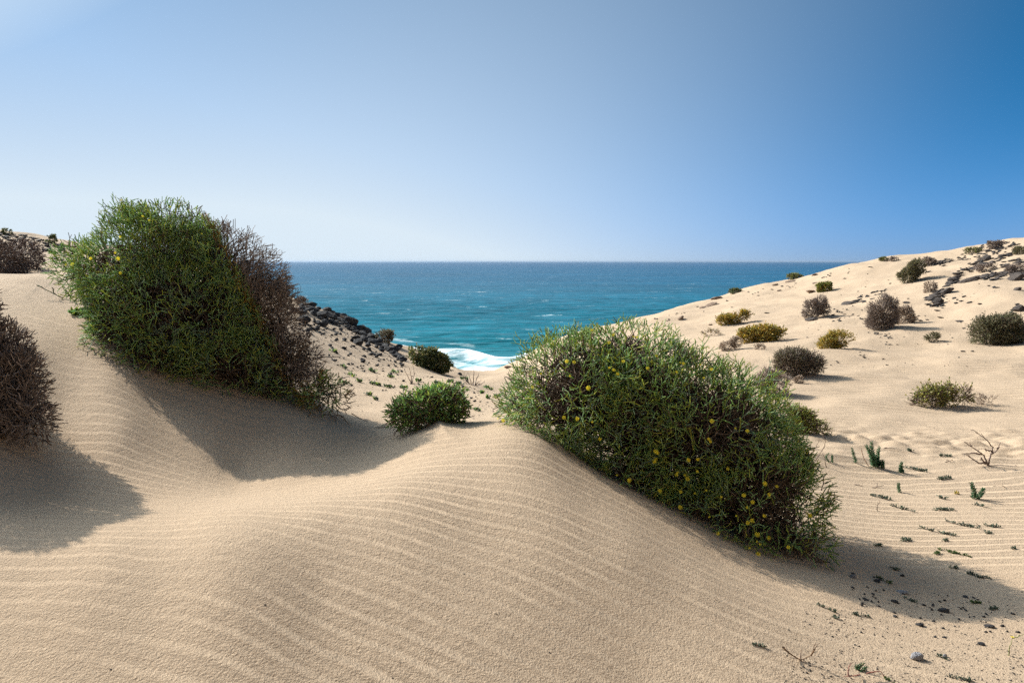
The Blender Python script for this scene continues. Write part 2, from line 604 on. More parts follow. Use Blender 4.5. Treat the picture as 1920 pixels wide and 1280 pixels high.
# ------------------------------------------------------------------ setting: sand, sea, air
def build_sand():
    fine = np.linspace(R(-43), R(43), 640)
    left = np.linspace(R(-180), R(-43), 46)[:-1]
    right = np.linspace(R(43), R(180), 46)[1:]
    th = np.r_[left, fine, right]
    lr = np.r_[np.linspace(math.log(0.35), math.log(1.9), 26)[:-1], np.linspace(math.log(1.9), math.log(13), 430)[:-1], np.linspace(math.log(13), math.log(52), 230)[:-1], np.linspace(math.log(52), math.log(260), 30)]
    T, L = np.meshgrid(th, lr)
    X, Y = np.sin(T) * np.exp(L), np.cos(T) * np.exp(L)
    Z = terrain(X, Y)
    nr, nc = X.shape
    V = np.c_[X.ravel(), Y.ravel(), Z.ravel()]
    idx = np.arange(nr * nc).reshape(nr, nc)
    q = np.stack((idx[:-1, :-1], idx[:-1, 1:], idx[1:, 1:], idx[1:, :-1]), -1).reshape(-1, 4)[:, ::-1]
    me = mesh_np('sand', V, q, smooth=True, mats=(M_SAND,))
    # wind ripples: a phase and a height per point
    x, y = V[:, 0], V[:, 1]
    r = np.hypot(x, y)
    sl = 0.42 * (1 - sstep(2.6, 5.0, y))
    xb = 1.5 * np.tanh(x / 1.5)
    ph_near = (y + sl * xb - 0.18 * np.abs(x - 0.1) * sstep(4.2, 5, y) * (1 - sstep(1.0, 1.6, np.abs(x)))) * (2 * math.pi / 0.115)
    ph_far = (y + 0.10 * x + 0.8 * fbm(x * 0.12, y * 0.12, 2, 4)) * (2 * math.pi / 0.15)
    fr = sstep(7.0, 10.0, r)
    ph = ph_near * (1 - fr) + (ph_far) * fr
    hump = np.exp(-(((x - 0.30) / 1.1) ** 2 + ((y - 3.0) / 1.3) ** 2))
    amp = 0.0028 + 0.0115 * hump + 0.0065 * sstep(1.6, 2.3, x) * sstep(3.6, 5.0, y)
    amp = amp * (1 - 0.5 * sstep(9, 16, r)) * (1 - 0.85 * sstep(20, 32, r))
    for nm, v in (('ripple_phase', ph), ('ripple_amp', amp)):
        a = me.attributes.new(nm, 'FLOAT', 'POINT')
        a.data.foreach_set('value', v.astype(np.float32))
    return link('sand', me, kind='structure')


def build_sea():
    th = np.linspace(R(-80), R(80), 340)
    lr = np.r_[np.linspace(math.log(45), math.log(400), 320)[:-1], np.linspace(math.log(400), math.log(26000), 60)]
    T, L = np.meshgrid(th, lr)
    r = np.exp(L)
    X, Y = np.sin(T) * r, np.cos(T) * r
    u = X + 0.15 * Y
    fade = 1 - sstep(150, 380, r)
    Z = fade * (0.22 * np.sin((Y + 6 * vnoise(X * 0.03, Y * 0.03, 3)) * 0.62) + 0.16 * fbm(X * 0.12, Y * 0.22, 3, 8))
    edge = 104 - 0.35 * (X + 5) + 5 * fbm(X * 0.09, X * 0.02, 2, 6)
    brk = np.exp(-((Y - edge + 2) / 2.2) ** 2)
    Z = Z + brk * 0.9
    brk2 = np.exp(-((Y - edge + 12) / 1.8) ** 2)
    Z = Z + brk2 * 0.45
    foam = sstep(2.5, -2.5, Y - edge) * 0 + (1 - sstep(-3.0, 3.0, Y - edge)) * 0.95
    foam = foam * (0.86 + 0.2 * fbm(X * 0.45, Y * 1.0, 3, 21))
    foam = np.maximum(foam, 1.0 * np.exp(-((Y - edge + 1.5) / 1.6) ** 2))
    foam = np.maximum(foam - 0.35 * np.exp(-((Y - edge + 7) / 2.2) ** 2), 0)
    foam = np.maximum(foam, 0.62 * np.exp(-((Y - edge - 15 + 3 * vnoise(X * .08, X * 0, 2)) / 2.0) ** 2) * sstep(10, -12, X))
    V = np.c_[X.ravel(), Y.ravel(), Z.ravel()]
    nr, nc = X.shape
    idx = np.arange(nr * nc).reshape(nr, nc)
    q = np.stack((idx[:-1, :-1], idx[:-1, 1:], idx[1:, 1:], idx[1:, :-1]), -1).reshape(-1, 4)[:, ::-1]
    me = mesh_np('sea', V, q, smooth=True, mats=(M_SEA,))
    a = me.attributes.new('foam', 'FLOAT', 'POINT')
    a.data.foreach_set('value', foam.ravel().astype(np.float32))
    return link('sea', me, kind='structure')


def build_haze():
    k = bpy.data.materials.new('haze')
    k.use_nodes = True
    t = k.node_tree
    t.nodes.clear()
    o = t.nodes.new('ShaderNodeOutputMaterial')
    v = t.nodes.new('ShaderNodeVolumePrincipled')
    v.inputs['Color'].default_value = (0.38, 0.49, 0.63, 1)
    v.inputs['Density'].default_value = 0.000065
    v.inputs['Anisotropy'].default_value = 0.35
    t.links.new(v.outputs[0], o.inputs['Volume'])
    x0, y0, z0, x1, y1, z1 = -26500, -400, -34, 26500, 26500, 19.5
    V = [(x0, y0, z0), (x1, y0, z0), (x1, y1, z0), (x0, y1, z0), (x0, y0, z1), (x1, y0, z1), (x1, y1, z1), (x0, y1, z1)]
    Fc = [(0, 3, 2, 1), (4, 5, 6, 7), (0, 1, 5, 4), (1, 2, 6, 5), (2, 3, 7, 6), (3, 0, 4, 7)]
    me = mesh_np('haze', V, Fc, mats=(k,))
    return link('haze', me, kind='stuff')


build_sand()
build_sea()
build_haze()


# ------------------------------------------------------------------ plant geometry
def unit(v):
    return v / (np.linalg.norm(v, axis=-1, keepdims=True) + 1e-9)


def rand_unit(n, rng):
    return unit(rng.normal(size=(n, 3)))


def env(P, ells, lump=0.10, freq=7.0):
    """P (n,3) -> implicit size of the crown (1 = its skin) and the outward direction"""
    best = np.full(len(P), 1e9)
    g = np.zeros_like(P)
    for c, r in ells:
        q = (P - c) / r
        f = np.linalg.norm(q, axis=1)
        m = f < best
        best = np.where(m, f, best)
        g = np.where(m[:, None], q / r, g)
    s = np.sin(P[:, 0] * freq + 1.3) * np.sin(P[:, 1] * freq * 1.1 + 0.4) + np.sin(P[:, 2] * freq * 1.2 + P[:, 0] * freq * 0.6)
    return best * (1 + lump * 0.5 * s), unit(g)


def sample_env(ells, n, lo, hi, rng, lump=0.10, freq=7.0):
    vol = np.array([np.prod(r) for _, r in ells]) ** 0.72
    out = []
    got = 0
    while got < n:
        k = rng.choice(len(ells), size=n * 3, p=vol / vol.sum())
        C = np.array([c for c, _ in ells])[k]
        Rr = np.array([r for _, r in ells])[k]
        P = C + rand_unit(n * 3, rng) * (rng.random((n * 3, 1)) ** (1 / 3)) * Rr * 1.1
        f, _ = env(P, ells, lump, freq)
        P = P[(f > lo) & (f < hi)]
        out.append(P)
        got += len(P)
    return np.concatenate(out)[:n]


def turn(D, ax, ang):
    c, s = np.cos(ang)[:, None], np.sin(ang)[:, None]
    return D * c + np.cross(ax, D) * s + ax * (ax * D).sum(1, keepdims=True) * (1 - c)


def grow(P, D, ells, rng, L0=0.05, levels=6, decay=0.86, ang=(28, 46), p2=0.62, out=0.18, up=0.06, fmax=0.985, lump=0.10, freq=7.0, reach=None):
    """forking zigzag twigs: returns segment starts, ends, level, index of the stem they belong to"""
    A, B, LV, ID = [], [], [], []
    idn = np.arange(len(P))
    for lv in range(levels):
        ln = L0 * decay ** lv * rng.uniform(0.65, 1.35, (len(P), 1))
        Q = P + D * ln
        A.append(P)
        B.append(Q)
        LV.append(np.full(len(P), lv))
        ID.append(idn)
        f, g = env(Q, ells, lump, freq)
        live = f < fmax + rng.normal(0, 0.04, len(f)) + (0 if reach is None else reach[idn])
        Q, D, g, idn = Q[live], D[live], g[live], idn[live]
        if len(Q) == 0:
            break
        ax = unit(np.cross(D, rand_unit(len(D), rng)))
        a = np.radians(rng.uniform(*ang, len(D)))
        D1, D2 = turn(D, ax, a), turn(D, ax, -a * rng.uniform(0.7, 1.2, len(D)))
        k2 = rng.random(len(D)) < p2
        P = np.concatenate((Q, Q[k2]))
        D = np.concatenate((D1, D2[k2]))
        gg = np.concatenate((g, g[k2]))
        idn = np.concatenate((idn, idn[k2]))
        D = unit(D + out * gg + np.array((0, 0, up)))
    return np.concatenate(A), np.concatenate(B), np.concatenate(LV), np.concatenate(ID)


def tubes(A, B, ra, rb, rng):
    """three-sided tapering twigs"""
    n = len(A)
    D = unit(B - A)
    X = unit(np.cross(D, np.where(np.abs(D[:, 2:3]) < 0.8, np.array((0, 0, 1.0)), np.array((1.0, 0, 0)))))
    Yv = np.cross(D, X)
    ph = rng.random(n) * 6.28
    V = np.empty((n, 6, 3))
    ra = np.broadcast_to(ra, n)[:, None]
    rb = np.broadcast_to(rb, n)[:, None]
    ext = D * ra * 0.5
    for k in range(3):
        c = np.cos(ph + k * 2.0944)[:, None] * X + np.sin(ph + k * 2.0944)[:, None] * Yv
        V[:, k] = A - ext + c * ra
        V[:, 3 + k] = B + ext + c * rb
    i = np.arange(n)[:, None, None] * 6
    Fc = i + np.array([[0, 1, 4, 3], [1, 2, 5, 4], [2, 0, 3, 5]])[None]
    return V.reshape(-1, 3), Fc.reshape(-1, 4)


def leaves(P, D, length, width, rng):
    """narrow folded leaves, two quads each with depth along the fold"""
    n = len(P)
    X = unit(np.cross(D, rand_unit(n, rng)))
    N = np.cross(X, D)
    L = np.broadcast_to(length, n)[:, None]
    Wd = np.broadcast_to(width, n)[:, None]
    V = np.empty((n, 6, 3))
    V[:, 0] = P
    V[:, 1] = P + D * L * 0.55 - N * Wd * 0.18
    V[:, 2] = P + D * L
    V[:, 3] = P + D * L * 0.5 + X * Wd * 0.5 + N * Wd * 0.18
    V[:, 4] = P + D * L * 0.5 - X * Wd * 0.5 + N * Wd * 0.18
    V[:, 5] = P + D * L * 0.5 - N * Wd * 0.35
    i = np.arange(n)[:, None, None] * 6
    Fc = i + np.array([[0, 5, 2, 3], [0, 4, 2, 5]])[None]
    return V.reshape(-1, 3), Fc.reshape(-1, 4)


def above(A, B, slack=0.01):
    za = terrain(A[:, 0], A[:, 1])
    zb = terrain(B[:, 0], B[:, 1])
    return (B[:, 2] > zb - slack) & (A[:, 2] > za - 0.06)


def ell(px, py, Y, rx, rz, ry=None):
    """crown lobe centred behind a photo pixel; radii in photo pixels"""
    s = Y / F
    ry = (rx + rz) / 2 if ry is None else ry
    return at(px, py, Y), np.array((rx * s, ry * s, rz * s))


def tint_pick(n, pal, rng, spread=0.18):
    pal = np.array(pal)
    c = pal[rng.integers(0, len(pal), n)]
    return c * rng.uniform(1 - spread, 1 + spread, (n, 1))


GREEN = [(0.283, 0.428, 0.144), (0.345, 0.502, 0.227), (0.246, 0.382, 0.114), (0.455, 0.512, 0.121), (0.368, 0.52, 0.281)]
LIME = [(0.361, 0.439, 0.079), (0.465, 0.471, 0.086), (0.292, 0.424, 0.108)]
PALE = [(0.20, 0.27, 0.18), (0.25, 0.30, 0.20)]
WOOD = [(0.15, 0.105, 0.072), (0.21, 0.15, 0.105), (0.112, 0.078, 0.057)]
DEAD = [(0.150, 0.112, 0.092), (0.205, 0.160, 0.132), (0.112, 0.082, 0.066), (0.26, 0.205, 0.17)]
AMBER = [(0.308, 0.21, 0.042), (0.238, 0.196, 0.049), (0.336, 0.182, 0.042)]


def flower_mesh():
    V, Fc, c = [], [], []
    n = 10
    for k in range(n):                      # strap petals round a domed eye
        a = 2 * math.pi * k / n
        w = 0.30
        for rr, zz, da in ((0.28, 0.10, -w), (0.28, 0.10, w), (1.0, 0.30, w * 0.55), (1.0, 0.30, -w * 0.55)):
            V.append((rr * math.cos(a + da), rr * math.sin(a + da), zz))
            c.append((0.88, 0.76, 0.05))
        b = 4 * k
        Fc.append((b, b + 1, b + 2, b + 3))
    b = len(V)
    for k in range(n):
        a = 2 * math.pi * k / n
        V.append((0.36 * math.cos(a), 0.36 * math.sin(a), 0.10))
        c.append((0.80, 0.60, 0.02))
    for k in range(n):
        a = 2 * math.pi * k / n
        V.append((0.16 * math.cos(a), 0.16 * math.sin(a), 0.34))
        c.append((0.80, 0.56, 0.015))
    for k in range(n):
        Fc.append((b + k, b + (k + 1) % n, b + n + (k + 1) % n, b + n + k))
    for k in range(0, n - 2, 2):
        Fc.append((b + n, b + n + k + 1, b + n + k + 2, b + n + (k + 3) % n))
    return mesh_np('flower', V, Fc, np.array(c), mats=(M_PETAL,))


FLOWER = flower_mesh()


def add_flowers(root, pts, ells, size, rng, lump, freq):
    base = np.array(root.location)
    for (px, py) in pts:
        u, d = ray(px, py)
        Ys = np.linspace(2.5, 9, 600)
        P = np.c_[u * Ys, Ys, HC - d * Ys]
        f, g = env(P, ells, lump, freq)
        inside = np.where(f < 1.05)[0]
        if not len(inside) and f.min() > 1.10:
            continue
        k = inside[0] if len(inside) else int(np.argmin(f))
        p = P[k]
        nrm = unit((g[k] + 0.8 * unit(-P[k] + np.array((0, 0, HC))) + rng.normal(0, 0.35, 3) + np.array((0, 0, 0.3)))[None])[0]
        o = link('flower', FLOWER, root)
        o.location = p - base + nrm * rng.uniform(0.01, 0.05)
        o.rotation_mode = 'QUATERNION'
        o.rotation_quaternion = Vector(nrm).to_track_quat('Z', 'Y')
        s = size * rng.choice((0.6, 0.8, 1.0, 1.0, 1.15)) * rng.uniform(0.9, 1.1)
        o.scale = (s, s, s)


def part_tubes(name, root, A, B, ra, rb, cols, mat, rng, kind='stuff'):
    V, Fc = tubes(A, B, ra, rb, rng)
    V = V - np.array(root.location)
    o = link(name, mesh_np(name, V, Fc, np.repeat(cols, 6, 0), mats=(mat,)), root)
    if kind:
        o['kind'] = kind
    return o


def woody(root, base, ells, rng, n=16, rad=0.012, cols=WOOD):
    """the main limbs from the root crown out into the lobes"""
    A, B, ra, rb = [], [], [], []
    for _ in range(n):
        c, r = ells[rng.integers(len(ells))]
        tgt = c + rand_unit(1, rng)[0] * r * 0.75
        tgt[2] = max(tgt[2], base[2] + 0.1)
        p = base + rng.normal(0, 0.05, 3) * np.array((1, 1, 0)) - np.array((0, 0, 0.05))
        k = 7
        for i in range(k):
            q = p + (tgt - p) / (k - i) + rng.normal(0, 0.02, 3)
            A.append(p)
            B.append(q)
            ra.append(rad * (1 - i / k * 0.75))
            rb.append(rad * (1 - (i + 1) / k * 0.75))
            p = q
    A, B = np.array(A), np.array(B)
    part_tubes('branches', root, A, B, np.array(ra), np.array(rb), tint_pick(len(A), cols, rng), M_DRY, rng, None)


def spiny_shrub(name, label, ells, base_px, n_out, n_in, dry_fn, flowers, rng, lump=0.16, freq=8.0, L0=0.053, rad=0.0029, cat='shrub', group='spiny cushion shrubs'):
    base = at(*base_px)
    base[2] = tz(base[0], base[1])
    root = thing(name, base, label, cat, group)
    # outer forking twigs
    P = sample_env(ells, n_out * 2, 0.71, 0.99, rng, lump, freq)
    dens = np.sin(P[:, 0] * 17 + 0.7) * np.sin(P[:, 1] * 16 + 2.0) * np.sin(P[:, 2] * 18 + 1.1) + 0.6 * np.sin(P[:, 0] * 31 + P[:, 2] * 27)
    P = P[np.argsort(-(dens + rng.normal(0, 1.7, len(P))))[:n_out]]
    # long loose sprigs break the outline
    P[:140] = sample_env(ells, 140, 0.9, 1.0, rng, lump, freq)
    _, g = env(P, ells, lump, freq)
    D = unit(g + 0.9 * rand_unit(n_out, rng) + np.array((0, 0, 0.15)))
    reach = rng.normal(0, 0.05, n_out)
    reach[:140] = rng.uniform(0.02, 0.13, 140)
    A, B, lv, idn = grow(P, D, ells, rng, L0=L0, levels=6, lump=lump, freq=freq, reach=reach)
    clump = rng.random(n_out)[idn]
    ok = above(A, B)
    A, B, lv, idn, clump = A[ok], B[ok], lv[ok], idn[ok], clump[ok]
    mid = (A + B) / 2
    f, _ = env(mid, ells, lump, freq)
    dry = dry_fn(mid)                                   # 0 green .. 1 dead
    rr = rng.random(len(A))
    isdry = dry + 0.25 * (clump - 0.5) > 0.5
    cg = tint_pick(len(A), GREEN, rng)
    tone = (0.5 + 0.5 * np.sin(mid[:, 0] * 9 + 1) * np.sin(mid[:, 1] * 8) * np.sin(mid[:, 2] * 10 + 2))
    lime = rr < 0.16 + 0.75 * (lv >= 3) * tone
    cg = np.where(lime[:, None], tint_pick(len(A), LIME, rng), cg)
    cg = np.where((clump < 0.12)[:, None], tint_pick(len(A), PALE, rng), cg)
    cg = np.where((clump > 0.93)[:, None], tint_pick(len(A), WOOD, rng) * 1.3, cg)
    edge = (dry > 0.22) & (rr < 0.5)
    cg = np.where(edge[:, None], tint_pick(len(A), AMBER, rng), cg)
    ra = rad * (1.25 - 0.11 * lv)
    m = ~isdry
    part_tubes('green_twigs', root, A[m], B[m], ra[m], ra[m] * 0.85, cg[m], M_TWIG, rng)
    # inner dead wood, and the dead side of the crown
    P = sample_env(ells, n_in, 0.0, 0.62, rng, lump, freq)
    A2, B2, lv2, _ = grow(P, rand_unit(n_in, rng), ells, rng, L0=L0 * 1.5, levels=3, fmax=0.68, lump=lump, freq=freq)
    ok = above(A2, B2)
    A2, B2 = A2[ok], B2[ok]
    cd = np.concatenate((tint_pick(int(isdry.sum()), DEAD, rng), tint_pick(len(A2), WOOD, rng) * 0.6))  # inner wood tint darkened so gaps between twigs read as black shade
    rd = np.concatenate((ra[isdry] * 0.85, np.full(len(A2), rad * 1.3)))
    part_tubes('dry_twigs', root, np.concatenate((A[isdry], A2)), np.concatenate((B[isdry], B2)), rd, rd * 0.85, cd, M_DRY, rng)
    woody(root, base, ells, rng)
    if flowers:
        add_flowers(root, flowers, ells, 0.0122, rng, lump, freq)
    return root


# ------------------------------------------------------------------ the two big flowering shrubs
def z4(pts, ox, oy):
    return [(ox + x / 4, oy + y / 4) for x, y in pts]


FL_RIGHT = z4([(1000, 248), (1168, 280), (1298, 335), (1350, 322), (1378, 325), (1868, 383), (1480, 440), (1240, 482), (810, 478), (870, 505), (1118, 530), (1142, 575), (1190, 577), (828, 605), (1420, 545), (1655, 500), (1685, 515), (1815, 515), (1900, 558), (1840, 620), (1620, 573), (560, 685), (962, 678), (815, 890), (870, 888), (995, 915), (320, 915), (345, 905), (310, 970), (1900, 922), (1072, 1045), (1490, 1150), (1478, 1215), (1725, 1205), (1885, 1070), (1885, 1047), (1130, 338), (630, 595)], 860, 560) \
    + z4([(1125, 110), (447, 270), (437, 333), (683, 325), (745, 322), (622, 405), (600, 443), (690, 465), (660, 440), (748, 412), (975, 393), (222, 467), (150, 447), (475, 560), (627, 553), (730, 587), (818, 585), (938, 610), (1103, 598), (1248, 513), (1340, 543), (1163, 640), (1110, 690), (1250, 745), (1160, 780), (1115, 790), (848, 755), (615, 687), (475, 733), (528, 798), (577, 815), (600, 855), (245, 628), (908, 882), (1200, 887), (1295, 915), (1200, 943), (1143, 983), (1228, 963), (1157, 1030), (1213, 1022), (1432, 988), (1255, 1120), (1525, 1167), (1580, 752), (1275, 590), (1050, 765), (1030, 105)], 1120, 780)
FL_LEFT = z4([(1068, 316), (1120, 338), (633, 373), (912, 470), (872, 580), (688, 627), (890, 623), (508, 677), (547, 668), (912, 731), (293, 706), (1518, 470), (1280, 240), (935, 205)], 0, 330)

E_RIGHT = [ell(1075, 735, 5.25, 128, 112, 130), ell(1170, 700, 5.35, 135, 102, 130), ell(1225, 790, 5.15, 170, 150, 130), ell(1330, 830, 5.0, 175, 160, 120),
           ell(1425, 955, 4.75, 132, 122, 100), ell(1490, 1025, 4.55, 82, 66, 75), ell(1330, 975, 4.75, 100, 75, 60), ell(1200, 880, 4.95, 80, 70, 60), ell(985, 765, 5.2, 50, 48, 50), ell(1370, 775, 5.3, 84, 66, 85), ell(1432, 872, 5.2, 80, 92, 85)]
E_LEFT = [ell(285, 528, 6.35, 130, 134, 125), ell(345, 610, 6.1, 170, 130, 120), ell(430, 560, 6.35, 95, 140, 110), ell(188, 512, 6.5, 88, 62, 70), ell(250, 610, 6.0, 95, 100, 80),
          ell(485, 640, 6.2, 85, 115, 90), ell(430, 690, 5.95, 100, 65, 80), ell(325, 440, 6.45, 78, 58, 80), ell(605, 742, 5.85, 48, 46, 45), ell(545, 690, 6.0, 62, 80, 60), ell(290, 690, 5.8, 70, 55, 50)]


def dry_left(P):
    # dead on the seaward right side of the cushion
    u = P[:, 0] / P[:, 1] * F / 0.995 + 960
    h = (HC - P[:, 2]) / P[:, 1]
    py = 490 + h * F
    b = 396 + 0.46 * (py - 390)
    t = (u - b) / 70 + 0.5
    clump = np.exp(-(((u - 612) / 40) ** 2 + ((py - 735) / 45) ** 2))
    return np.clip(t, 0, 1) * (1 - clump * 1.3) + 0.0


def dry_right(P):
    return np.full(len(P), 0.06)


rg = np.random.default_rng(11)
spiny_shrub('spiny_shrub', 'big green spiny cushion shrub with many yellow flowers on the right flank of the dune', E_RIGHT, (1330, 1010, 5.1), 5000, 4200, dry_right, FL_RIGHT, rg)
rg = np.random.default_rng(12)
spiny_shrub('spiny_shrub', 'tall green spiny shrub with a dead brown right side on the left dune', E_LEFT, (400, 730, 6.1), 6900, 4800, dry_left, FL_LEFT, rg)


# ------------------------------------------------------------------ dead shrubs at the left edge
def dead_shrub(label, ells, base_px, n_out, rng, L0=0.05, rad=0.003, lump=0.14, freq=8.0, pal=DEAD, group='dead brown shrubs'):
    base = at(*base_px)
    base[2] = tz(base[0], base[1])
    root = thing('dead_shrub', base, label, 'shrub', group)
    P = sample_env(ells, n_out, 0.25, 0.98, rng, lump, freq)
    _, g = env(P, ells, lump, freq)
    A, B, lv, idn = grow(P, unit(g + 0.9 * rand_unit(n_out, rng)), ells, rng, L0=L0, levels=5, ang=(18, 40), lump=lump, freq=freq)
    ok = above(A, B)
    A, B, lv = A[ok], B[ok], lv[ok]
    ra = rad * (1.2 - 0.12 * lv)
    part_tubes('dry_twigs', root, A, B, ra, ra * 0.85, tint_pick(len(A), pal, rng), M_DRY, rng)
    woody(root, base, ells, rng, 10, 0.010, pal)
    return root


rg = np.random.default_rng(21)
dead_shrub('dead dark brown shrub hanging over the sand at the left edge', [ell(5, 672, 4.7, 60, 70, 60), ell(30, 720, 4.55, 62, 72, 60), ell(58, 785, 4.4, 42, 45, 36), ell(-90, 690, 4.8, 100, 112, 90), ell(-60, 760, 4.5, 90, 90, 70), ell(-215, 610, 4.35, 110, 140, 80), ell(-120, 600, 4.6, 100, 110, 80)], (0, 780, 4.5), 6500, rg)
dead_shrub('dead brown shrub behind the left dune crest below the stony hill', [ell(-30, 490, 11.5, 75, 38, 60), ell(42, 480, 12.2, 34, 28, 36)], (10, 512, 11.8), 1500, rg, L0=0.09, rad=0.005, pal=[(c[0] * 0.9, c[1] * 0.85, c[2] * 0.85) for c in DEAD])


# ------------------------------------------------------------------ hillside shrubs
def bush(label, px, py, w, h, rng, pal, leafy=None, lobes=None, ymin=6.0, n=None, name='shrub', group='small shrubs on the sand hills', sink=0.12, rad=None, loose=0.0):
    """a small shrub whose foot stands on photo pixel (px, py); w, h in photo pixels"""
    p = ground(px, py, ymin)
    s = p[1] / F
    root = thing(name, p, label, 'shrub', group)
    lobes = lobes or [(0, 0.42, 0.5, 0.58)]
    E = []
    big = list(lobes)
    for _ in range(4):
        l0 = big[rng.integers(len(big))]
        lobes = list(lobes) + [(l0[0] + rng.uniform(-0.9, 0.9) * l0[2], l0[1] + rng.uniform(-0.3, 0.75) * l0[3], l0[2] * rng.uniform(0.3, 0.55), l0[3] * rng.uniform(0.3, 0.5))]
    for (ox, oz, rx, rz) in lobes:
        c = p + np.array((ox * w * s, rng.normal(0, 0.04) * w * s, (oz - sink * 0.3) * h * s))
        c[2] += 0.5 * (tz(c[0], c[1]) - p[2])
        E.append((c, np.array((rx * w * s, rx * w * s * 0.85, rz * h * s))))
    size = max(w, h) * s
    n = n or int(np.clip(w * h * 0.35, 120, 1300))
    rad = rad or float(np.clip(0.45 * s, 0.003, 0.012))
    P = sample_env(E, n, 0.15, 0.95, rng, 0.16, 9.0 / size)
    _, g = env(P, E, 0.16, 9.0 / size)
    A, B, lv, idn = grow(P, unit(g + 0.7 * rand_unit(n, rng) + np.array((0, 0, 0.3))), E, rng, L0=0.10 * size, levels=4, ang=(12, 34), decay=0.8, fmax=0.98 + loose, lump=0.16, freq=9.0 / size, reach=rng.normal(0, 0.10, n))
    ok = above(A, B)
    A, B, lv, idn = A[ok], B[ok], lv[ok], idn[ok]
    ra = rad * (1.1 - 0.15 * lv)
    part_tubes('twigs', root, A, B, ra, ra * 0.8, tint_pick(len(A), pal, rng, 0.25), M_DRY, rng)
    if leafy:
        lp, ll, lw = leafy
        k = lv >= 1
        LP = np.concatenate((B[k], (A[k] + B[k]) / 2))
        LD = unit(np.concatenate((B[k] - A[k],) * 2) + 0.8 * size * 0.1 * rand_unit(2 * k.sum(), rng))
        V, Fc = leaves(LP, LD, ll * size, lw * size, rng)
        o = link('leaves', mesh_np('leaves', V - p, Fc, np.repeat(tint_pick(len(LP), lp, rng, 0.25), 6, 0), mats=(M_LEAF,)), root)
        o['kind'] = 'stuff'
    return root


GREY = [(0.217, 0.167, 0.138), (0.275, 0.217, 0.181), (0.16, 0.123, 0.099), (0.334, 0.275, 0.232)]
OLIVE = [(0.165, 0.165, 0.083), (0.128, 0.123, 0.072), (0.21, 0.195, 0.105), (0.15, 0.112, 0.075)]
PALEG = [(0.338, 0.26, 0.202), (0.416, 0.338, 0.26), (0.273, 0.208, 0.156)]
YEL = [(0.484, 0.352, 0.05), (0.528, 0.352, 0.048), (0.299, 0.264, 0.064), (0.37, 0.334, 0.096)]
YGR = [(0.234, 0.259, 0.053), (0.306, 0.293, 0.06), (0.18, 0.207, 0.053)]
DGR = [(0.104, 0.141, 0.048), (0.151, 0.161, 0.057), (0.209, 0.179, 0.057), (0.085, 0.113, 0.053)]
FGR = [(0.167, 0.309, 0.075), (0.238, 0.398, 0.102), (0.13, 0.255, 0.094), (0.333, 0.42, 0.075)]

rg = np.random.default_rng(31)
bush('low fresh green shrub arching over its own small sand tail in the middle', 805, 817, 150, 64, rg, WOOD, (FGR, 0.075, 0.020), [(-0.30, 0.40, 0.20, 0.42), (-0.05, 0.58, 0.28, 0.42), (0.2, 0.48, 0.24, 0.46), (0.36, 0.16, 0.15, 0.36)], ymin=5.5, n=950, loose=0.03)
bush('dark green round shrub on the sand spur just above the surf', 806, 692, 70, 39, rg, DGR, (DGR, 0.10, 0.045), [(-0.15, 0.62, 0.36, 0.36), (0.16, 0.36, 0.34, 0.42)], ymin=10, n=700)
bush('small brown shrub among black rocks at the edge above the sea', 720, 640, 34, 22, rg, GREY, (OLIVE, 0.10, 0.04), ymin=14)
bush('dark grey-brown dome shrub, tallest on the right hillside', 1655, 615, 56, 60, rg, GREY, None, [(0, 0.5, 0.48, 0.52), (-0.1, 0.25, 0.42, 0.36)], n=1500)
bush('pale dry shrub touching the dark dome shrub on the right hillside', 1693, 606, 42, 32, rg, PALEG, None, n=900)
bush('grey two-lobed shrub above a dark slab on the right hillside', 1530, 596, 48, 42, rg, GREY, None, [(-0.18, 0.38, 0.32, 0.42), (0.12, 0.6, 0.28, 0.42), (0.32, 0.4, 0.2, 0.28)], n=1000)
bush('large dark olive shrub at the right edge of the photo, wider than high', 1872, 645, 94, 54, rg, OLIVE, (OLIVE, 0.05, 0.02), [(-0.2, 0.4, 0.32, 0.5), (0.08, 0.5, 0.36, 0.5), (0.33, 0.36, 0.2, 0.42)], n=1800)
bush('grey-green three-lobed shrub beside the big flowering shrub', 1492, 703, 96, 50, rg, GREY, (OLIVE, 0.035, 0.015), [(-0.12, 0.45, 0.3, 0.5), (0.1, 0.55, 0.24, 0.42), (0.36, 0.5, 0.17, 0.38)], n=1600)
bush('low grey shrub half hidden by the right edge of the big flowering shrub', 1452, 738, 60, 48, rg, GREY, None, [(0, 0.4, 0.45, 0.5), (-0.3, 0.6, 0.3, 0.4)], n=900)
bush('tiny grey tuft on the sand below the grey-green three-lobed shrub', 1497, 718, 20, 14, rg, PALEG, None, n=220)
bush('golden yellow shrub, widest of the yellow ones on the hillside', 1428, 640, 76, 30, rg, AMBER, (YEL, 0.075, 0.032), [(-0.25, 0.35, 0.27, 0.42), (0.0, 0.55, 0.27, 0.42), (0.27, 0.5, 0.25, 0.36)], n=900)
bush('low yellow-green shrub with a small raised clump on its right', 1375, 607, 56, 21, rg, AMBER, (YEL, 0.08, 0.034), [(-0.28, 0.3, 0.26, 0.42), (0.02, 0.45, 0.26, 0.42), (0.36, 0.75, 0.16, 0.4)], n=600)
bush('open yellow shrub with bare orange twigs on the sand of the hillside', 1568, 654, 58, 31, rg, AMBER, (YEL, 0.065, 0.028), [(-0.2, 0.36, 0.3, 0.44), (0.1, 0.6, 0.34, 0.42)], n=420, loose=0.12)
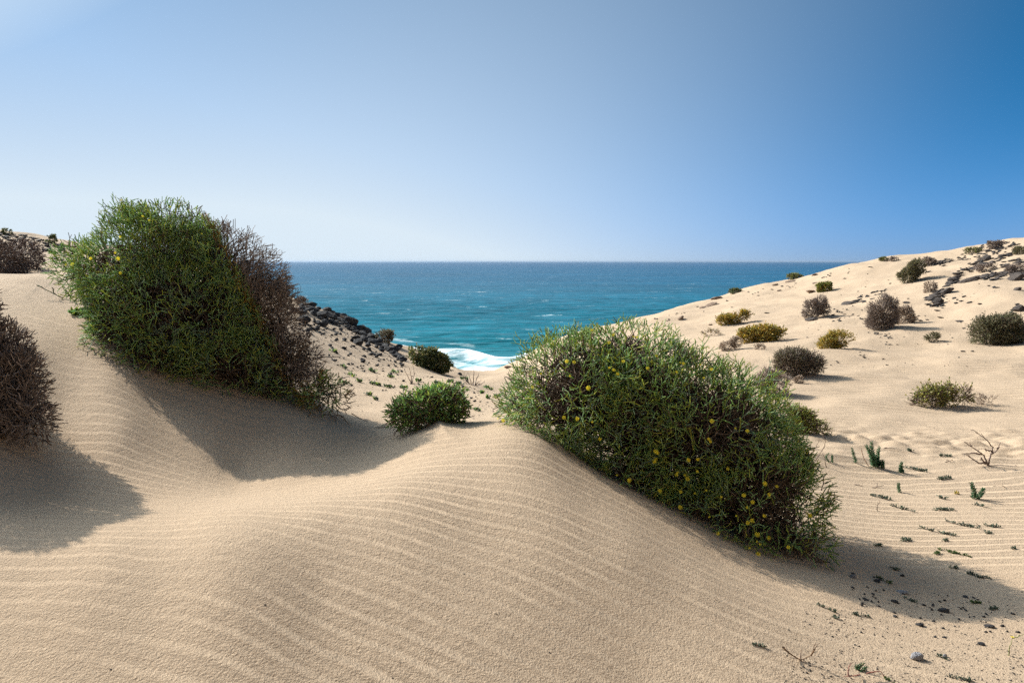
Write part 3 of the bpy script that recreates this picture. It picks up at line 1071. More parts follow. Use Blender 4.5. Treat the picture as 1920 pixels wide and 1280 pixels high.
bush('wide yellow-green shrub trailing bare twigs on its own low sand mound', 1775, 762, 126, 38, rg, WOOD, (YGR + YEL[2:], 0.050, 0.024), [(-0.36, 0.2, 0.14, 0.42), (-0.18, 0.5, 0.16, 0.44), (0.02, 0.72, 0.14, 0.40), (0.2, 0.62, 0.13, 0.36)], n=700, loose=0.06)
bush('bare grey twigs at the right end of the wide yellow-green shrub', 1838, 758, 56, 26, rg, PALEG, None, [(-0.2, 0.5, 0.3, 0.45), (0.2, 0.3, 0.3, 0.36)], n=160)
bush('round yellow-green shrub near the top of the right hill', 1547, 546, 27, 16, rg, AMBER, (YGR, 0.11, 0.05), n=420)
bush('yellow and grey shrub pair leaning uphill below the right skyline', 1712, 527, 48, 38, rg, OLIVE, (OLIVE + YEL[2:3], 0.05, 0.02), [(-0.18, 0.32, 0.34, 0.42), (0.12, 0.7, 0.3, 0.36)], n=900)
bush('small grey shrub uphill of the yellow and grey pair', 1742, 497, 30, 14, rg, GREY, None, n=300)
bush('little brown tuft alone on the bare sand of the right hillside', 1747, 640, 24, 18, rg, OLIVE, None, n=300)
bush('grey dry tuft between black rocks on the right hillside', 1743, 548, 24, 22, rg, PALEG, None, n=300)
bush('pale low shrub among the black ledges on the right hillside', 1848, 508, 34, 13, rg, GREY, None, n=320)
bush('grey shrub growing on the black ledge at the right edge', 1906, 512, 30, 18, rg, GREY, None, n=360)
bush('olive shrub below the skyline in the top right corner of the hill', 1912, 476, 30, 14, rg, OLIVE, None, n=300)
bush('dark round shrub standing up on the right skyline', 1864, 466, 28, 15, rg, GREY, None, n=420)
bush('flat green shrub on the skyline where the hill meets the sea', 1378, 549, 22, 8, rg, DGR, (DGR, 0.09, 0.035), n=240)
bush('flat olive shrub on the skyline higher up than the green one', 1490, 523, 26, 9, rg, OLIVE, (YGR, 0.09, 0.035), n=260)
bush('small grey shrub on the skyline right of the sea', 1676, 489, 16, 8, rg, GREY, None, n=160)
bush('small yellow shrub on the skyline right of the sea', 1657, 489, 16, 7, rg, OLIVE, (YGR, 0.1, 0.04), n=160)
bush('long olive shrub lying along the top of the right skyline', 1824, 474, 34, 8, rg, OLIVE, (YGR, 0.06, 0.03), n=240)
bush('grey feathery shrub by the upper right edge of the big flowering shrub', 1372, 655, 40, 24, rg, PALEG, None, [(-0.2, 0.3, 0.34, 0.4), (0.2, 0.6, 0.3, 0.4)], n=420)
bush('faint dry straw tuft left of the feathery grey shrub', 1332, 630, 34, 12, rg, PALEG, (YEL[2:], 0.06, 0.02), n=90)
bush('thin brown tuft below the golden yellow shrub', 1424, 655, 22, 11, rg, PALEG, None, n=120)
bush('yellow-green leafy shrub behind the right side of the big flowering shrub', 1508, 812, 92, 60, rg, WOOD, (YGR + FGR[3:], 0.055, 0.024), [(-0.25, 0.5, 0.24, 0.40), (0.02, 0.45, 0.22, 0.40), (0.34, 0.12, 0.17, 0.32)], ymin=6.3, n=520, loose=0.06)
bush('green spiky plant on the skyline of the left stony hill', 98, 456, 16, 14, rg, DGR, (DGR, 0.2, 0.05), ymin=15, n=60, loose=0.3)
bush('dark shrub on the left stony skyline at the photo edge', 13, 440, 18, 12, rg, DGR, (DGR, 0.12, 0.05), ymin=15, n=120)
bush('low brown shrub on top of the black rocks above the sea', 566, 571, 26, 14, rg, GREY, None, ymin=14, n=260)
bush('small brown tuft hugging the black boulder on the seaward edge', 643, 602, 16, 9, rg, GREY, None, ymin=14, n=160)


# ------------------------------------------------------------------ rocks
def rock_mesh(name, seed, mat, sub=2, flat=1.0, cuts=9):
    import bmesh
    rng = np.random.default_rng(seed)
    bm = bmesh.new()
    bmesh.ops.create_icosphere(bm, subdivisions=sub, radius=1.0)
    N = rand_unit(cuts, rng)
    Hh = rng.uniform(0.55, 0.95, cuts)
    sc = np.array((rng.uniform(0.8, 1.2), rng.uniform(0.7, 1.0), rng.uniform(0.6, 0.9) * flat))
    for v in bm.verts:
        d = np.array(v.co)
        d /= np.linalg.norm(d)
        t = d @ N.T
        r = min(1.0, np.min(np.where(t > 0.05, Hh / np.maximum(t, 0.05), 9)))
        r *= 1 + 0.06 * math.sin(d[0] * 9 + seed) * math.sin(d[1] * 8) + rng.normal(0, 0.025)
        v.co = d * r * sc
    me = bpy.data.meshes.new(name)
    bm.to_mesh(me)
    bm.free()
    me.materials.append(mat)
    return me


BASALT = [rock_mesh('rock', 100 + i, M_BASALT, 2) for i in range(9)]
SLAB = [rock_mesh('rock', 140 + i, M_DARK, 2, 0.6) for i in range(6)]
BIGROCK = [rock_mesh('rock', 170 + i, M_BASALT, 3, 0.9, 14) for i in range(5)]
BIGDARK = [rock_mesh('rock', 160 + i, M_DARK, 3, 0.8, 16) for i in range(5)]
BROWN = [rock_mesh('rock', 200 + i, M_BROWN, 2, 0.75) for i in range(6)]
GREYROCK = [rock_mesh('rock', 230 + i, M_GREY, 3, 1.0, 12) for i in range(2)]


QUEUE = []


def rock(px, py, w, rng, pool, label, group, h=None, ymin=1.0, tilt=0.0, name='rock', sink=0.25, pos=None, generic=False):
    p = ground(px, py, ymin) if pos is None else pos
    s = p[1] / F
    mesh = pool[rng.integers(len(pool))]
    rx = w * s * 0.5
    rz = (h if h else w * 0.75) * s * 0.55
    loc = (p[0], p[1], p[2] + rz * (1 - 2 * sink) * 0.6)
    sc = (rx, rx * rng.uniform(0.7, 1.1), max(rz, 0.01))
    rot = (rng.normal(0, 0.15), tilt + rng.normal(0, 0.12), rng.uniform(-0.5, 0.5) if tilt else rng.uniform(0, 6.28))
    if generic:
        QUEUE.append((w, name, mesh, loc, sc, rot, label, group))
        return
    o = link(name, mesh)
    o.location, o.scale, o.rotation_euler = loc, sc, rot
    return tag(o, label, 'rock', group)


def flush_rocks(keep):
    """the stones that show largest become objects, the crumbs one heap of loose stones"""
    from mathutils import Euler, Matrix
    QUEUE.sort(key=lambda q: -q[0])
    for (w, name, mesh, loc, sc, rot, label, group) in QUEUE[:keep]:
        o = link(name, mesh)
        o.location, o.scale, o.rotation_euler = loc, sc, rot
        tag(o, label, 'rock', group)
    V, Fc, nv = [], [], 0
    for (w, name, mesh, loc, sc, rot, label, group) in QUEUE[keep:]:
        v = np.empty(len(mesh.vertices) * 3)
        mesh.vertices.foreach_get('co', v)
        f = np.empty(len(mesh.polygons) * 3, int)
        mesh.polygons.foreach_get('vertices', f)
        M = np.array(Euler(rot).to_matrix())
        V.append((v.reshape(-1, 3) * np.array(sc)) @ M.T + np.array(loc))
        Fc.append(f.reshape(-1, 3) + nv)
        nv += len(mesh.vertices)
    if V:
        link('loose_stones', mesh_np('loose_stones', np.concatenate(V), np.concatenate(Fc), mats=(M_BASALT,)), kind='stuff')


rg = np.random.default_rng(41)
LG = 'black rocks scattered over the left slope above the sea'
LL = 'black volcanic rock lying on the sandy left slope above the sea'


def left_label(px, py):
    e = py - np.interp(px, [560, 660, 740, 800, 900], [572, 610, 658, 700, 712])
    if e < 16:
        return 'black rock on the seaward edge of the left slope' + (', next to the dead shrub side' if px < 605 else ', uphill of the squarish boulder' if px < 650 else ', downhill of the squarish boulder') if px < 690 else 'black volcanic rock at the seaward edge near the small brown shrub'
    if px < 640:
        return 'black stone on the left slope close to the dead side of the tall shrub'
    if px < 760:
        return 'black stone on open sand in the middle of the left slope'
    return 'small black stone low on the left slope near the round green shrub'


# rocks large enough to be told apart
for (px, py, w, h, lab) in [(585, 584, 50, 22, 'first long black outcrop rising from the sand beside the dead shrub side'), (612, 593, 52, 22, 'second long black outcrop of the left ridge, where the ridge line starts to fall'), (637, 602, 46, 20, 'third black outcrop of the left ridge, uphill of the squarish boulder'),
                            (700, 642, 40, 16, 'low black outcrop just below the small brown shrub on the left slope'), (684, 630, 34, 14, 'black outcrop between the squarish boulder and the small brown shrub'), (722, 654, 34, 12, 'flat black outcrop close to the last boulder nearest the surf')]:
    rock(px, py, w * 0.8, rg, BIGROCK, lab, LG, h * 0.8, 14, tilt=0.3, sink=0.3)
rock(655, 607, 34, rg, BIGROCK, 'big squarish black boulder on the seaward edge of the left slope', LG, 30, 14)
rock(672, 646, 34, rg, BIGROCK, 'wide black boulder lowest in the rock pile on the left slope', LG, 20, 14)
rock(697, 634, 26, rg, BIGROCK, 'black boulder beside the small brown shrub at the edge above the sea', LG, 18, 14)
rock(738, 658, 26, rg, BIGROCK, 'last black boulder at the tip of the rock pile nearest the surf', LG, 16, 14)
rock(570, 604, 40, rg, BIGROCK, 'broad black rock directly beside the dead side of the tall green shrub', LG, 30, 12)
PILE_L = [(585, 577, 18), (597, 581, 16), (612, 584, 18), (622, 588, 16), (632, 592, 20), (642, 596, 20), (664, 612, 14), (602, 596, 22), (612, 600, 16), (608, 612, 20), (621, 606, 14), (596, 608, 12),
          (675, 618, 20), (686, 621, 18), (664, 617, 12), (690, 626, 20), (705, 636, 16), (683, 640, 18), (712, 641, 16), (706, 652, 14), (722, 651, 16), (728, 658, 18), (716, 659, 12), (745, 657, 14), (748, 652, 12),
          (668, 636, 16), (660, 641, 14), (690, 650, 16), (640, 604, 12), (587, 590, 16), (564, 590, 18), (577, 622, 14), (590, 620, 10), (550, 585, 18), (650, 592, 14), (700, 628, 14)]
for (px, py, w) in PILE_L:
    rock(px, py, w * rg.uniform(1.0, 1.45), rg, BASALT, left_label(px, py), LG, None, 12, sink=0.15, generic=True)
for k in range(60):                                  # crusty ledge along the seaward edge
    px = rg.uniform(556, 755)
    py = np.interp(px, [560, 660, 740, 800, 900], [572, 610, 658, 700, 712]) + rg.uniform(1, 12)
    rock(px, py, rg.uniform(8, 20), rg, BASALT, left_label(px, py), LG, None, 14, sink=0.3, generic=True)
n_l = 0
while n_l < 260:                                    # loose stones thinning out down the slope
    t = rg.random()
    px = rg.uniform(560, 900)
    sky_y = np.interp(px, [560, 660, 740, 800, 900], [572, 610, 658, 700, 712])
    py = sky_y + 6 + abs(rg.normal(0, 42))
    if py > 800 or (px > 755 and py < 700) or rg.random() > np.interp(px, [560, 700, 900], [1, 0.9, 0.35]):
        continue
    rock(px, py, rg.uniform(3.5, 11) * (1.0 if py < 690 else 0.7), rg, BASALT, left_label(px, py), LG, None, 7, sink=0.15, generic=True)
    n_l += 1
HG = 'black rocks on the far left hill'
for k in range(110):
    px = rg.uniform(-20, 140)
    sky_y = np.interp(px, [0, 60, 130], [437, 443, 462])
    py = sky_y + abs(rg.normal(0, 13)) + 1
    rock(px, py, rg.uniform(6, 17), rg, SLAB, ('black stone on the far left hilltop' if py - sky_y < 8 else 'black stone on sand below the far left hilltop') + (' at the photo edge' if px < 35 else ', between the two skyline plants' if px < 85 else ', next to the tall shrub'), HG, rg.uniform(5, 9), 14, sink=0.1, generic=True)

RG_ = 'dark rocks on the right hillside'
RL = 'small loose dark stone alone on the sand of the right hillside'
BIG_R = [(1903, 524, 44, 18, 'largest black ledge rock at the right edge, below a grey shrub'), (1845, 490, 30, 16, 'black rock block high on the right hill below the skyline'), (1818, 528, 40, 16, 'long dark tilted slab in the middle of the right hillside rock band'),
         (1772, 549, 36, 14, 'dark rock with a pointed left end below the long tilted slab'), (1757, 568, 28, 18, 'lowest dark tilted rock of the right hillside band'), (1908, 582, 28, 18, 'separate dark rock at the right edge above the large olive shrub'),
         (1519, 600, 30, 8, 'dark flat slab under the grey two-lobed shrub'), (1588, 570, 36, 8, 'long thin dark ledge rising to the right across the bare sand'), (1907, 544, 24, 10, 'dark oval rock near the right edge on open rippled sand'),
         (1785, 527, 26, 12, 'dark rock beside the uphill end of the right hillside band')]
for (px, py, w, h, lab) in BIG_R:
    rock(px, py, w * 0.95, rg, BIGDARK, lab, RG_, h * 1.05, 12, tilt=-0.3, sink=0.2)
BANDS = [((1590, 572), (1660, 545), 26, 8, 'dark flat stone in the thin ledge left of the dark dome shrub'), ((1560, 592), (1585, 582), 9, 8, 'dark stone in the small group just left of the dark dome shrub'), ((1740, 562), (1800, 520), 44, 12, 'dark angular rock in the main rock band of the right hillside'),
         ((1790, 520), (1850, 486), 28, 12, 'dark rock in the upper part of the right hillside band'), ((1850, 497), (1900, 476), 26, 10, 'dark rock in the topmost ledge near the right skyline'), ((1840, 522), (1915, 510), 44, 13, 'dark rock of the right edge ledge under the grey shrub'),
         ((1735, 502), (1775, 490), 18, 9, 'dark stone in the short ledge right of the yellow and grey shrub pair'), ((1745, 582), (1765, 552), 16, 11, 'dark rock around the grey dry tuft on the right hillside'), ((1755, 494), (1885, 470), 50, 7, 'dark stone in the scatter below the right skyline'),
         ((1840, 470), (1918, 458), 30, 8, 'dark stone on the right skyline near the dark round shrub'), ((1895, 588), (1918, 575), 8, 11, 'dark stone beside the separate rock at the right edge'), ((1850, 540), (1872, 538), 6, 8, 'dark stone in the short row on open sand below the right ledge'),
         ((1795, 565), (1812, 562), 5, 8, 'dark stone in the short row below the long tilted slab'), ((1632, 622), (1672, 632), 18, 5.5, 'small dark stone in the loose group below the dark dome shrub'), ((1570, 605), (1620, 588), 14, 5, 'small dark stone between the grey two-lobed shrub and the dark dome shrub'),
         ((1600, 665), (1625, 668), 6, 5, 'small dark stone on the smooth sand right of the three-lobed shrub'), ((1880, 500), (1918, 490), 14, 10, 'dark rock right of the topmost ledge at the photo edge'), ((1500, 575), (1560, 560), 7, 6, 'small dark stone on the sand above the grey two-lobed shrub'), ((1650, 652), (1680, 645), 4, 5, 'tiny dark stone on bare sand right of the open yellow shrub')]
for (a, b, n, w, lab) in BANDS:
    for k in range(n):
        t = rg.random()
        px = a[0] + (b[0] - a[0]) * t + rg.normal(0, 5)
        py = a[1] + (b[1] - a[1]) * t + rg.normal(0, 3.5)
        rock(px, py, w * rg.uniform(0.5, 1.7), rg, SLAB, lab + ('' if n < 20 else ', lower left third' if t < 0.33 else ', middle third' if t < 0.67 else ', upper right third'), RG_, w * rg.uniform(0.4, 0.75), 12, tilt=-0.25, sink=0.12, generic=True)
for (px, py, w, h, lab) in [(1725, 602, 12, 8, 'rounded dark stone right of the pale dry shrub'), (1738, 600, 9, 5, 'small flat stone just right of the rounded dark stone'), (1764, 596, 14, 6, 'slanted dark slab alone on the sand right of the rounded stone'), (1800, 603, 18, 7, 'cracked grey slab on the sand above the large olive shrub'),
                            (1807, 616, 7, 5, 'small dark stone below the cracked grey slab'), (1805, 659, 11, 7, 'left of the two dark stones lying on rippled sand'), (1823, 659, 9, 6, 'right of the two dark stones lying on rippled sand'), (1757, 583, 12, 7, 'dark stone just below the lowest tilted rock'),
                            (1699, 568, 16, 6, 'thin standing slab uphill of the dark dome shrub'), (1837, 571, 12, 8, 'forked dark stone on the open sand right of the rock band'), (1669, 532, 6, 4, 'tiny dark stone near the yellow and grey shrub pair'), (1438, 587, 14, 4, 'thin dark stone right of the low yellow-green shrub')]:
    rock(px, py, w, rg, SLAB, lab, RG_, h, 12)
n_r = 0
while n_r < 70:
    px, py = rg.uniform(1480, 1915), rg.uniform(500, 690)
    if py < np.interp(px, [1480, 1920], [560, 475]):
        continue
    rock(px, py, rg.uniform(2.5, 6), rg, SLAB, RL, RG_, None, 12, generic=True)
    n_r += 1

BG_ = 'brown sandstone rocks along the right skyline'
for (px, py, w, h, lab) in [(1341, 560, 24, 9, 'brown rock on the skyline edge above the sea'), (1333, 572, 30, 10, 'long brown rock below the skyline edge'), (1317, 578, 15, 8, 'brown rock at the low left end of the skyline outcrop'), (1277, 599, 15, 13, 'cone of brown rock standing on the sand slope'),
                            (1332, 609, 9, 5, 'small brown rock on the open sand below the skyline outcrop'), (1461, 545, 10, 6, 'brown rock on bare sand below the flat olive skyline shrub'), (1453, 535, 12, 7, 'brown rock high on the skyline left of the flat olive shrub'),
                            (1483, 528, 22, 6, 'low brown ledge under the flat olive skyline shrub'), (1528, 516, 14, 8, 'upright brown rock on the skyline right of the flat olive shrub'), (1521, 548, 22, 9, 'brown mound of rock left of the round yellow-green shrub'), (1528, 531, 13, 5, 'flat brown rock uphill of the brown mound')]:
    rock(px, py, w, rg, BROWN, lab, BG_, h, 15, tilt=-0.15)
for k in range(46):
    px = rg.uniform(1225, 1640)
    py = np.interp(px, [1240, 1350, 1500, 1600, 1640], [594, 560, 522, 499, 493]) + rg.uniform(0.5, 7) + abs(rg.normal(0, 5))
    rock(px, py, rg.uniform(3, 8), rg, BROWN, 'small brown stone along the skyline edge of the right hill', BG_, rg.uniform(2, 4), 15, generic=True)
rock(953, 690, 18, rg, BROWN, 'brown rock at the beach edge left of the flowering shrub', BG_, 10, 12)
rock(862, 702, 12, rg, BASALT, 'black rock at the foot of the dark green round shrub', LG, 8, 10)

FG_ = 'stones in and beside the long shadow at lower right'
for (px, py, w, h, lab) in [(1600, 1082, 20, 13, 'grey stone at the shaded foot of the big flowering shrub'), (1644, 1090, 16, 9, 'dark stone on the upper rim of the long shadow'), (1691, 1110, 22, 9, 'flat grey stone in the upper part of the long shadow'),
                            (1810, 1119, 14, 6, 'pale brown stone on sunlit sand just above the long shadow'), (1770, 1146, 24, 13, 'blackest stone, lying in the middle of the long shadow'), (1677, 1128, 18, 9, 'dark stone left of centre in the long shadow'), (1622, 1123, 14, 7, 'dark stone in the left part of the long shadow'),
                            (1725, 1172, 26, 11, 'wide dark stone in the lower part of the long shadow'), (1855, 1174, 22, 10, 'jagged dark stone at the right end of the long shadow'), (1840, 1208, 16, 10, 'dark stone on the lower rim of the long shadow near the right edge'),
                            (1772, 1230, 11, 10, 'small black stone on the lit sand right of the grey block')]:
    rock(px, py, w, rg, BASALT if 'grey' not in lab else GREYROCK, lab, FG_, h, 1.5)
rock(1718, 1234, 27, rg, GREYROCK, 'angular pale grey block of stone on sunlit sand below the long shadow', FG_, 24, 1.5)
for k in range(60):
    px = rg.uniform(1590, 1910)
    t = (px - 1590) / 320
    rock(px, 1110 + t * 70 + rg.normal(0, 22), rg.uniform(4, 10), rg, BASALT, 'small dark stone in the left half of the long shadow' if px < 1740 else 'small dark stone in the right half of the long shadow', FG_, None, 1.5, sink=0.3, generic=True)


flush_rocks(255)


# ------------------------------------------------------------------ gravel: too many and too small to count
def gravel(name, pts, sizes, rng, mat, parent=None):
    n = len(pts)
    oc = np.array([(1, 0, 0), (-1, 0, 0), (0, 1, 0), (0, -1, 0), (0, 0, 1), (0, 0, -0.6)], float)
    V = oc[None] * rng.uniform(0.6, 1.25, (n, 6, 1)) * sizes[:, None, None]
    a = rng.random(n) * 6.28
    c, s = np.cos(a)[:, None], np.sin(a)[:, None]
    V = np.stack((V[..., 0] * c - V[..., 1] * s, V[..., 0] * s + V[..., 1] * c, V[..., 2] * 0.75), -1) + pts[:, None, :]
    f = np.array([[0, 2, 4], [2, 1, 4], [1, 3, 4], [3, 0, 4], [2, 0, 5], [1, 2, 5], [3, 1, 5], [0, 3, 5]])
    Fc = (np.arange(n)[:, None, None] * 6 + f[None]).reshape(-1, 3)
    return link(name, mesh_np(name, V.reshape(-1, 3), Fc, mats=(mat,)), kind='stuff')


def scatter(fn, n, rng, ymin):
    out = []
    while len(out) < n:
        q = fn(rng)
        if q is not None:
            out.append(ground(q[0], q[1], ymin))
    return np.array(out)


def _g1(r):
    px = r.uniform(1470, 1930)
    t = (px - 1470) / 460
    py = r.uniform(1130 + t * 60, 1285)
    return (px, py) if r.random() < 0.25 + 0.75 * sstep(1180, 1250, np.array(py - 20 * (1 - t))) else None


rg = np.random.default_rng(51)
p1 = scatter(_g1, 520, rg, 1.5)
p2 = scatter(lambda r: (r.uniform(1540, 1925), 1105 + (r.uniform(0, 1)) * 90 + r.normal(0, 14)), 260, rg, 1.5)
pp = np.concatenate((p1, p2))
gravel('gravel', pp, np.abs(rg.normal(0.0028, 0.0016, len(pp))) + 0.0014, rg, M_BASALT)


def _g2(r):
    px = r.uniform(560, 930)
    sky_y = np.interp(px, [560, 660, 740, 800, 930], [572, 610, 658, 700, 712])
    py = sky_y + 5 + abs(r.normal(0, 55))
    return (px, py) if py < 790 and not (760 < px < 850 and py < 712) else None


p3 = scatter(_g2, 520, rg, 7)
gravel('gravel', p3, (np.abs(rg.normal(1.1, 0.6, len(p3))) + 0.5) * p3[:, 1] / F, rg, M_BASALT)
p4 = scatter(lambda r: (r.uniform(1400, 1918), r.uniform(520, 690)), 260, rg, 10)
gravel('gravel', p4, (np.abs(rg.normal(0.6, 0.4, len(p4))) + 0.4) * p4[:, 1] / F, rg, M_BASALT)
p5 = np.array([ground(x, y, 1.5) for x, y in [(497, 1134), (208, 1254), (1030, 1222), (930, 1150), (870, 1075), (736, 1270), (838, 960), (955, 1050), (645, 845), (1220, 1015), (1640, 1015), (1720, 1000)]])
gravel('gravel', p5, np.full(len(p5), 0.0045), rg, M_BASALT)


# ------------------------------------------------------------------ small plants
def spurge(label, base, tips, rng, wpx=9, dry=(), group='upright sea spurge plants'):
    """fleshy upright shoots packed with short overlapping leaves"""
    p = ground(base[0], base[1], 1.5)
    s = p[1] / F
    root = thing('sea_spurge', p, label, 'plant', group)
    for i, (bx, tx, ty) in enumerate(tips):
        b = p + np.array(((bx - base[0]) * s, rng.normal(0, 0.02), 0))
        b[2] = tz(b[0], b[1]) - 0.01
        t = at(tx, ty, b[1] + rng.normal(0, 0.02))
        k = 16
        tt = np.linspace(0, 1, k)
        bend = np.array((rng.normal(0, 0.01), rng.normal(0, 0.01), 0))
        path = b + (t - b) * tt[:, None] + bend * np.sin(tt * math.pi)[:, None]
        isdry = i in dry
        V, Fc = tubes(path[:-1], path[1:], 0.0035, 0.003, rng)
        cs = np.tile(np.array((0.20, 0.09, 0.05) if isdry else (0.16, 0.13, 0.07)), (len(V), 1))
        st = link('stem', mesh_np('stem', V - p, Fc, cs, mats=(M_DRY,)), root)
        if isdry:
            continue
        m = int(20 + 50 * np.linalg.norm(t - b) / 0.2)
        h = np.linspace(0.06, 1.0, m)
        a = np.arange(m) * 2.399
        ax = unit((t - b)[None])[0]
        X = unit(np.cross(ax, (0, 1, 0))[None])[0]
        Yv = np.cross(ax, X)
        P = b + (t - b) * h[:, None] + bend * np.sin(h * math.pi)[:, None]
        D = unit(ax * 0.85 + np.cos(a)[:, None] * X + np.sin(a)[:, None] * Yv + 0.1 * rng.normal(size=(m, 3)))
        ln = wpx * s * (0.75 - 0.25 * h ** 3) * rng.uniform(0.85, 1.1, m)
        V, Fc = leaves(P, D, ln, ln * 0.42, rng)
        c = tint_pick(m, [(0.075, 0.175, 0.085), (0.095, 0.20, 0.10), (0.06, 0.15, 0.075)], rng)
        o = link('leaves', mesh_np('leaves', V - p, Fc, np.repeat(c, 6, 0), mats=(M_LEAF,)), root)
        o['kind'] = 'stuff'
    return root


rg = np.random.default_rng(61)
spurge('tallest clump of upright green sea spurge shoots on the rippled sand', (1640, 875), [(1636, 1624, 836), (1640, 1634, 829), (1642, 1637, 852), (1645, 1643, 862), (1650, 1649, 838), (1655, 1654, 864), (1630, 1615, 842)], rg, 10, dry=(6,))
spurge('single leaning green spurge shoot left of the tallest clump', (1605, 867), [(1605, 1597, 840)], rg, 7)
spurge('pair of short spurge shoots nearest the big flowering shrub', (1558, 866), [(1556, 1554, 850), (1560, 1560, 853)], rg, 6)
spurge('single upright spurge shoot right of the tallest clump', (1692, 886), [(1692, 1692, 867), (1688, 1687, 878)], rg, 9)
spurge('single small spurge shoot standing alone lower on the ripples', (1686, 922), [(1686, 1685, 906)], rg, 8)
spurge('two spread spurge shoots forming a letter v with a reddish base', (1826, 934), [(1825, 1820, 905), (1829, 1843, 916), (1826, 1819, 930)], rg, 11, dry=(2,))
spurge('small fresh green spurge shoots at the bottom edge of the photo', (1617, 1262), [(1614, 1608, 1247), (1618, 1620, 1243), (1622, 1625, 1250)], rg, 9)


def twiggy(name, label, base, strokes, rng, rad_px=1.3, pal=PALEG, cat='dead branch', group='bare dead twigs on the sand', ymin=1.5, side=3):
    """bare branches: each stroke runs through photo pixels, at the distance of its own foot"""
    p = ground(base[0], base[1], ymin)
    s = p[1] / F
    root = thing(name, p, label, cat, group)
    A, B, ra, rb = [], [], [], []
    for st in strokes:
        w = rad_px * s * (st[2] if len(st) > 2 and isinstance(st[2], float) else 1.0)
        pts = [q for q in st if isinstance(q, tuple)]
        y0 = p[1]
        prev = None
        dy = rng.normal(0, 0.05)
        P = [at(q[0], q[1], y0 + dy * i / max(1, len(pts) - 1)) for i, q in enumerate(pts)]
        seg = []
        for a, b in zip(P[:-1], P[1:]):
            n = 4
            for i in range(n):
                seg.append(a + (b - a) * i / n + rng.normal(0, 0.6 * s, 3) * (i > 0))
        seg.append(P[-1])
        for q in seg:
            q[2] = max(q[2], tz(q[0], q[1]) - 0.002)
        m = len(seg) - 1
        for i in range(m):
            A.append(seg[i])
            B.append(seg[i + 1])
            ra.append(w * (1 - 0.7 * i / m))
            rb.append(w * (1 - 0.7 * (i + 1) / m))
            if side and i > m * 0.3 and rng.random() < 0.35:
                d = seg[i + 1] - seg[i]
                e = seg[i + 1] + (unit(d[None])[0] + 0.9 * rand_unit(1, rng)[0]) * s * rng.uniform(3, 8)
                A.append(seg[i + 1])
                B.append(e)
                ra.append(w * 0.4)
                rb.append(w * 0.25)
    A, B = np.array(A), np.array(B)
    part_tubes('twigs', root, A, B, np.array(ra), np.array(rb), tint_pick(len(A), pal, rng), M_DRY, rng)
    return root


rg = np.random.default_rng(71)
twiggy('dead_branch', 'forked bare grey dead branch standing in the right valley sand', (1852, 873), [[(1852, 873), (1858, 850), (1862, 838), (1845, 820), (1825, 806)], [(1852, 872), (1845, 853), (1826, 840), (1808, 828)], [(1858, 850), (1868, 845), (1873, 835)], [(1850, 868), (1835, 868), (1820, 858), (1815, 853)],
                               [(1840, 851), (1822, 849), (1803, 850)], [(1852, 872), (1840, 858), (1838, 862)], [(1853, 873), (1875, 874), (1895, 880), (1907, 884)], [(1860, 846), (1850, 844), (1845, 842)]], rg, 2.0, [(0.20, 0.15, 0.125), (0.16, 0.115, 0.095)])
for (lab, st) in [('thin dark stick lying on ripples left of the lone small spurge shoot', [[(1635, 914), (1650, 911), (1657, 908)], [(1644, 913), (1645, 905)]]), ('short dry twig lying left of the thin dark stick', [[(1602, 908), (1618, 911)]]),
                  ('dark stick lying on sand just right of the v shaped spurge', [[(1868, 932), (1878, 936), (1890, 941)], [(1874, 934), (1884, 934)]]), ('forked pale stick lying near the right edge above the v shaped spurge', [[(1863, 911), (1880, 914), (1898, 915)], [(1885, 914), (1878, 909)]]),
                  ('long broken dry stalk lying behind the tallest spurge clump', [[(1658, 840), (1675, 840), (1695, 845)]]), ('small heap of dark dry twigs left of the forked dead branch', [[(1772, 866), (1785, 862), (1790, 865)], [(1775, 862), (1783, 866)]]),
                  ('thin curved dry stem sticking up right of the flowering shrub', [[(1526, 868), (1545, 838), (1548, 826), (1540, 808)]]), ('second bent dry stem leaning out of the flowering shrub', [[(1522, 850), (1530, 838), (1536, 822)]]), ('thin upright straw left of the pair of spurge shoots', [[(1550, 876), (1546, 860), (1543, 848)]]),
                  ('dry straw stem standing alone on the lower ripples', [[(1645, 957), (1646, 945), (1649, 936)]]), ('bent dry twig at the right edge above the creeping plants', [[(1902, 968), (1908, 974), (1920, 981)]]),
                  ('dry twig lying across the ripples near the right edge', [[(1829, 984), (1842, 987)], [(1836, 985), (1830, 980)]])]:
    twiggy('dry_twig', lab, st[0][0], st, rg, 1.0, [(0.14, 0.10, 0.08), (0.19, 0.14, 0.10)], 'twig', side=0)
twiggy('dead_branch', 'curved dry sprig casting a thin shadow on the sand at the bottom right', (1500, 1238), [[(1468, 1212), (1478, 1222), (1500, 1236), (1520, 1228), (1527, 1208)], [(1500, 1236), (1502, 1222)], [(1520, 1228), (1531, 1210)]], rg, 2.2, [(0.24, 0.16, 0.10), (0.16, 0.11, 0.08)])
twiggy('dead_branch', 'reddish creeping stem beside the fresh green shoots at the bottom edge', (1600, 1268), [[(1612, 1264), (1600, 1266), (1582, 1268)], [(1590, 1266), (1592, 1248), (1596, 1242)], [(1625, 1262), (1640, 1258), (1652, 1258), (1662, 1272)]], rg, 1.7, [(0.28, 0.12, 0.09), (0.20, 0.09, 0.07)])
twiggy('dead_branch', 'bare dark twigs standing in the middle valley behind the small green shrub', (772, 718), [[(772, 718), (764, 704), (758, 692)], [(772, 718), (770, 702), (768, 690)], [(772, 718), (777, 702), (775, 688)], [(772, 718), (783, 724)]], rg, 1.1, GREY, ymin=7)
